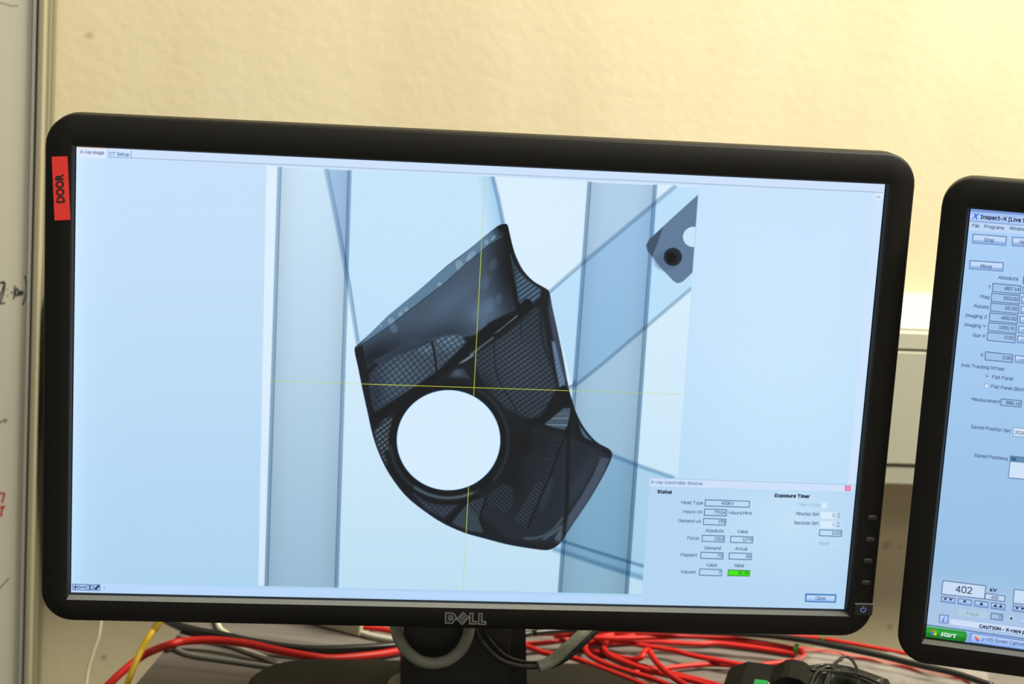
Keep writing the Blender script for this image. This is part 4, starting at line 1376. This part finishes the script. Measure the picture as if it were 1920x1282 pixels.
# green ties
M_grn = mat('green_tie_plastic', (0.02, 0.20, 0.03), .5)
for (u, v, h, r_, lab) in ((1543, 1197.5, .0040, .0022, 'green tie round the far red cable'), (1493, 1216, .0120, .0038, 'dark green tie round two red cables')):
    c_ = Vector(on(u, v, h))
    d_ = (Vector(on(u + 12, v + 2.4, h)) - c_).normalized()
    b = bmesh.new()
    s_ = d_.cross(Vector((0, 0, 1))).normalized()
    L = []
    for t_, rr in ((-.0012, r_), (.0012, r_)):
        L.append([c_ + d_ * t_ + (s_ * math.cos(a) + Vector((0, 0, 1)) * math.sin(a)) * rr for a in [2 * math.pi * k / 16 for k in range(16)]])
    loft(b, L, True, True)
    tag(obj('cable_tie', b, M_grn, None, False), lab, 'cable tie')
# black cables
cable('power_cable', dc([(290, 1152), (325, 1168), (365, 1180), (420, 1190), (470, 1201), (540, 1212), (600, 1216), (680, 1213), (745, 1208), (800, 1200), (860, 1190)], .0085), .0031, M_blk, 'black cable sagging behind the left red cable under the left monitor', flat=.8)
cable('power_cable', dc([(300, 1157), (350, 1180), (430, 1196), (500, 1209), (590, 1220), (680, 1219), (745, 1213), (830, 1200)], .0030), .0028, M_blk, 'black cable lying on the desk under the sagging black one')
cable('power_cable', dc([(1000, 1186), (1080, 1180), (1200, 1180), (1300, 1184), (1380, 1187), (1440, 1191), (1490, 1197), (1540, 1206), (1600, 1218), (1660, 1231), (1720, 1246), (1790, 1262), (1860, 1285)], .020), .0024, M_blk, 'black cable running from the left monitor to under the right one')
cable('power_cable', dc([(900, 1192), (975, 1190), (1010, 1184), (1060, 1178)], .012), .0024, M_blk, 'short black cable end just right of the stand column')
# black cable pair into grey sleeve
yc = -0.0


def aty(L, y0):
    return [at(p[0], p[1], 1, p[2] if len(p) > 2 else y0) for p in L]


cable('video_cable', aty([(888, 1150, .045), (896, 1190, .042), (914, 1216, .038), (938, 1237, .036), (968, 1247.5, .036), (1000, 1250, .036), (1030, 1243, .038)], .04), .0017, M_blk, 'thicker of the two black cables entering the grey sleeve')
cable('video_cable', aty([(902, 1150, .048), (910, 1184, .046), (926, 1208, .042), (950, 1230, .040), (980, 1240, .040), (1008, 1241, .040), (1036, 1233, .042)], .04), .0011, M_blk, 'thinner of the two black cables entering the grey sleeve')
slv = empty('cable_sleeve', tuple(at(1010, 1250, 1, .038)))
tag(slv, 'greyish translucent sleeve round two black cables, rising behind the left monitor', 'cable sleeve')
org = slv.location.copy()
b = bmesh.new()
pts = [Vector(p) - org for p in aty([(1009, 1250, .037), (1034, 1239, .040), (1060, 1218, .045), (1084, 1196, .052), (1112, 1170, .062)], .04)]
tube_bm(b, [tuple(p) for p in pts], .0042, 14)
obj('sleeve', b, mat('grey_film_sleeve', (0.26, 0.28, 0.22), .35, noise=.35, nscale=160, bump=.6, bscale=160), slv, True)
b = bmesh.new()
pts = [Vector(p) - org for p in aty([(1030, 1247, .041), (1050, 1239, .042), (1074, 1222, .045), (1098, 1200, .052), (1126, 1172, .062)], .04)]
tube_bm(b, [tuple(p) for p in pts], .0026, 12)
obj('cable_core', b, M_blk, slv, True)
# grey U loop in front of the riser
cable('hose', aty([(740, 1140, .044), (742, 1175, .040), (748, 1197, .036), (762, 1219, .034), (785, 1237, .033), (812, 1243, .033), (840, 1237, .033), (863, 1219, .034), (876, 1195, .036), (880, 1172, .040), (879, 1140, .044)], .035), .0040, M_gry,
      'thick dark grey hose hanging in a U below the maker badge', cat='hose', seg=16)
# white, yellow and pale cables on the left
cable('cable', [at(190, 1150, 1, .25), at(187.5, 1175, 1, .25), at(184, 1195, 1, .25), at(174, 1224, 1, .25), at(165, 1255, 1, .25), at(160, 1290, 1, .25), at(158, 1320, 1, .25)], .0014, M_wht, 'white cable hanging down the wall left of the yellow cable')
yc_ = empty('network_cable', tuple(at(270, 1210, 1, .12)))
tag(yc_, 'yellow network cable leaning over the left desk edge', 'cable')
o_ = yc_.location.copy()
b = bmesh.new()
tube_bm(b, [tuple(Vector(p) - o_) for p in [at(288, 1181, 1, .14), at(277, 1197, 1, .135), at(264, 1220, 1, .13), at(252, 1248, 1, .12), at(240, 1278, 1, .11), at(232, 1300, 1, .11)]], .0023, 12)
obj('jacket', b, M_yel, yc_, True)
b = bmesh.new()
tube_bm(b, [tuple(Vector(p) - o_) for p in [at(305, 1150, 1, .145), at(297, 1168, 1, .142), at(287, 1183, 1, .14)]], .0027, 12)
bo = obj('boot', b, M_yel2, yc_, True)
bo['label'] = 'dull yellow end boot'
cable('cable', dc([(404, 1150), (408, 1168), (413, 1179), (424, 1187), (436, 1194)], .0025), .0022, M_wht, 'off-white cable end showing just under the left monitor, above the black cable')
cable('cable', dc([(326, 1214), (342, 1222), (367, 1229), (430, 1238), (477, 1245), (540, 1254)], .0022), .0017, M_gry, 'dull grey cable flat on the desk below the arching red one')
cable('cable', dc([(420, 1205), (455, 1217), (499, 1233), (538, 1249), (580, 1262)], .0024), .0018, M_pale, 'pale grey cable dipping behind the monitor foot')
cable('cable', dc([(540, 1246), (580, 1243), (612, 1240), (650, 1244)], .0022), .0016, M_wht, 'short off-white cable between the red cable and the monitor foot')
cable('cable', dc([(655, 1178), (690, 1190), (730, 1198), (790, 1206)], .003), .0024, M_pale, 'pale cable beside the small beige box')
cable('network_cable', dc([(640, 1168), (680, 1175), (720, 1180), (780, 1190)], .007), .0022, M_redc, 'red cable passing above the small beige box, just under the bezel')
# beige box at the desk's back
c0 = Vector(on(674, 1196, 0))
c1 = Vector(on(590, 1173, 0))
ang = math.atan2(c0.y - c1.y, c0.x - c1.x)
bxo = empty('socket_box', c0, ang)
tag(bxo, 'small beige plastic box on the desk behind the left monitor', 'box')
M_beige = mat('beige_box_plastic', (0.42, 0.37, 0.24), .5)
b = bmesh.new()
bx(b, -.06, 0, 0, .035, .0006, .034, .0015)
obj('box_body', b, M_beige, bxo)
b = bmesh.new()
bx(b, -.0612, .0012, -.001, .036, .034, .038, .001)
obj('box_lid', b, M_beige, bxo)

# black wall adapter with its wound-up lead
M_ad = mat('black_adapter_plastic', (0.0045, 0.0045, 0.004), .45, bump=.3, bscale=1500, spec=.22)
A0 = Vector(on(1366, 1284, .030))
ad = empty('power_adapter', (0, 0, 0))
tag(ad, 'black plug-in power adapter with a green and white label, bottom right', 'adapter')
HT = .034


def ap(u, v, h):
    return Vector(on(u, v, h))


# top face corners on the level HT, with a bevelled left shoulder
b = bmesh.new()
t1, t2 = ap(1406, 1239, HT), ap(1545, 1258, HT)
ax_ = (t2 - t1).normalized()
ay_ = Vector((ax_.y, -ax_.x, 0))
Pc = [t1 - ax_ * .002 + ay_ * 0, t2, t2 + ay_ * .075, t1 + ay_ * .075 - ax_ * .002]
sh = [(-.0, HT), (-.013, HT - .0045), (-.0145, HT - .008), (-.0145, .002)]
prev_ = []
for off, h in sh:
    z_ = DZ + h
    pass
prof2 = [(-.014, .0015), (-.0145, HT - .009), (-.013, HT - .0062), (-.001, HT), (.052, HT), (.054, HT - .002), (.054, .0015)]
L = []
for yy in (0.0, .001, .074, .075):
    k = .0008 if yy in (0.0, .075) else 0
    ring = []
    for x_, z_ in prof2:
        p = t1 + ax_ * x_ + ay_ * yy
        ring.append((p.x, p.y, DZ + max(z_ - k, .0015)))
    L.append(ring)
loft(b, L, True, True)
body = obj('adapter_body', b, M_ad, ad)
# raised pin housing
b = bmesh.new()
L = []
for x_, h in ((.014, HT - .003), (.018, HT + .0005), (.026, HT + .0062), (.030, HT + .0072), (.038, HT + .0066), (.046, HT + .002), (.0495, HT - .003)):
    L.append([tuple((t1 + ax_ * x_ + ay_ * y_)[:2]) + (DZ + z_,) for y_, z_ in ((.004, HT - .006), (.004, h), (.040, h), (.040, HT - .006))])
loft(b, L, True, True)
obj('pin_housing', b, M_ad, ad)
b = bmesh.new()
fz = lambda x_, y_, dz: tuple((t1 + ax_ * x_ + ay_ * y_)[:2]) + (DZ + HT + dz,)
for nm, x0_, x1_, m_ in (('label_green', .0075, .0165, mat('green_label', (0.01, 0.42, 0.10), .4)), ('label_white', .0170, .028, mat('white_label', (0.75, 0.75, 0.68), .4))):
    b = bmesh.new()
    q0_ = [(x0_, .0345), (x1_, .0345), (x1_, .050), (x0_, .050)]
    if nm == 'label_white':
        q0_ = [(x0_, .0372), (x1_, .0372), (x1_, .050), (x0_, .050)]
    lo_ = [b.verts.new(fz(x_, y_, -.0002)) for x_, y_ in q0_]
    hi_ = [b.verts.new(fz(x_, y_, .0003)) for x_, y_ in q0_]
    b.faces.new(hi_)
    for i in range(4):
        b.faces.new((lo_[i], lo_[(i + 1) % 4], hi_[(i + 1) % 4], hi_[i]))
    obj(nm, b, m_, ad)
# lead bundle: a dark coil plus visible loops
HB = .030
b = bmesh.new()
loops_px = [
    [(1472, 1300), (1478, 1277), (1492, 1261), (1510, 1254), (1530, 1254), (1548, 1262)],
    [(1484, 1300), (1496, 1282), (1512, 1262), (1526, 1250), (1540, 1248), (1552, 1256)],
    [(1492, 1300), (1505, 1278), (1520, 1258), (1532, 1249), (1545, 1247), (1556, 1254)],
    [(1508, 1302), (1520, 1284), (1528, 1265), (1542, 1253), (1556, 1250), (1566, 1256)],
    [(1514, 1304), (1526, 1285), (1538, 1266), (1550, 1254), (1562, 1250), (1572, 1258)],
    [(1548, 1300), (1554, 1276), (1562, 1252), (1574, 1236), (1586, 1231), (1598, 1238), (1607, 1254), (1611, 1272), (1606, 1290)],
    [(1541, 1300), (1549, 1276), (1558, 1254), (1568, 1241), (1578, 1236)],
    [(1520, 1256), (1560, 1258), (1600, 1263), (1632, 1273), (1662, 1288)],
    [(1530, 1262), (1570, 1262), (1600, 1268), (1625, 1277), (1655, 1294)],
]
lead = empty('adapter_lead', tuple(on(1540, 1275, .02)))
tag(lead, 'thin shiny black lead wound into loops beside the black adapter', 'cable')
ol = lead.location.copy()
for i, Lp in enumerate(loops_px):
    b = bmesh.new()
    hh = .034 + .0012 * (i % 4)
    tube_bm(b, [tuple(Vector(on(u, v, hh)) - ol) for u, v in Lp], .00115, 8)
    obj('loop', b, mat('shiny_black_lead', (0.014, 0.014, 0.013), .22, spec=.9) if i == 0 else D.materials['shiny_black_lead'], lead, True)
b = bmesh.new()
tube_bm(b, [tuple(Vector(on(u, v, .019)) - ol) for u, v in ((1500, 1290), (1530, 1278), (1560, 1276), (1600, 1284), (1650, 1302))], .0135, 14, flat=.9)
obj('wound_bundle', b, M_blk, lead, True)

# clear plastic bag behind the adapter
M_bag = D.materials.new('clear_crumpled_film')
M_bag.use_nodes = True
nt = M_bag.node_tree
pb2 = nt.nodes['Principled BSDF']
pb2.inputs['Base Color'].default_value = (0.40, 0.38, 0.33, 1)
pb2.inputs['Roughness'].default_value = 0.3
pb2.inputs['Alpha'].default_value = 0.30
b = bmesh.new()
NX, NY = 34, 18
g_ = []
rng = np.random.RandomState(7)
ph = rng.rand(8) * 6.28
tl, tr_, bl_, br_ = [np.array(on(u, v, .003)) for u, v in ((1506, 1229), (1850, 1272), (1400, 1330), (1860, 1350))]
for i in range(NX + 1):
    row = []
    for j in range(NY + 1):
        s_, t_ = i / NX, j / NY
        p = (tl * (1 - s_) + tr_ * s_) * (1 - t_) + (bl_ * (1 - s_) + br_ * s_) * t_
        h = .004 + .010 * abs(math.sin(s_ * 7 + ph[0] + t_ * 3)) * (0.4 + t_ * .6) + .006 * abs(math.sin(t_ * 9 + s_ * 5 + ph[1])) + .004 * abs(math.sin(s_ * 19 - t_ * 11 + ph[2]))
        h *= min(1, 6 * min(s_, 1 - s_, t_ + .08, 1 - t_) + .25)
        row.append(b.verts.new((p[0], p[1], DZ + .0065 + h * .6)))
    g_.append(row)
for i in range(NX):
    for j in range(NY):
        b.faces.new((g_[i][j], g_[i + 1][j], g_[i + 1][j + 1], g_[i][j + 1]))
bag = obj('plastic_bag', b, M_bag, None, False)
tag(bag, 'crumpled clear plastic bag lying behind the black adapter', 'bag')
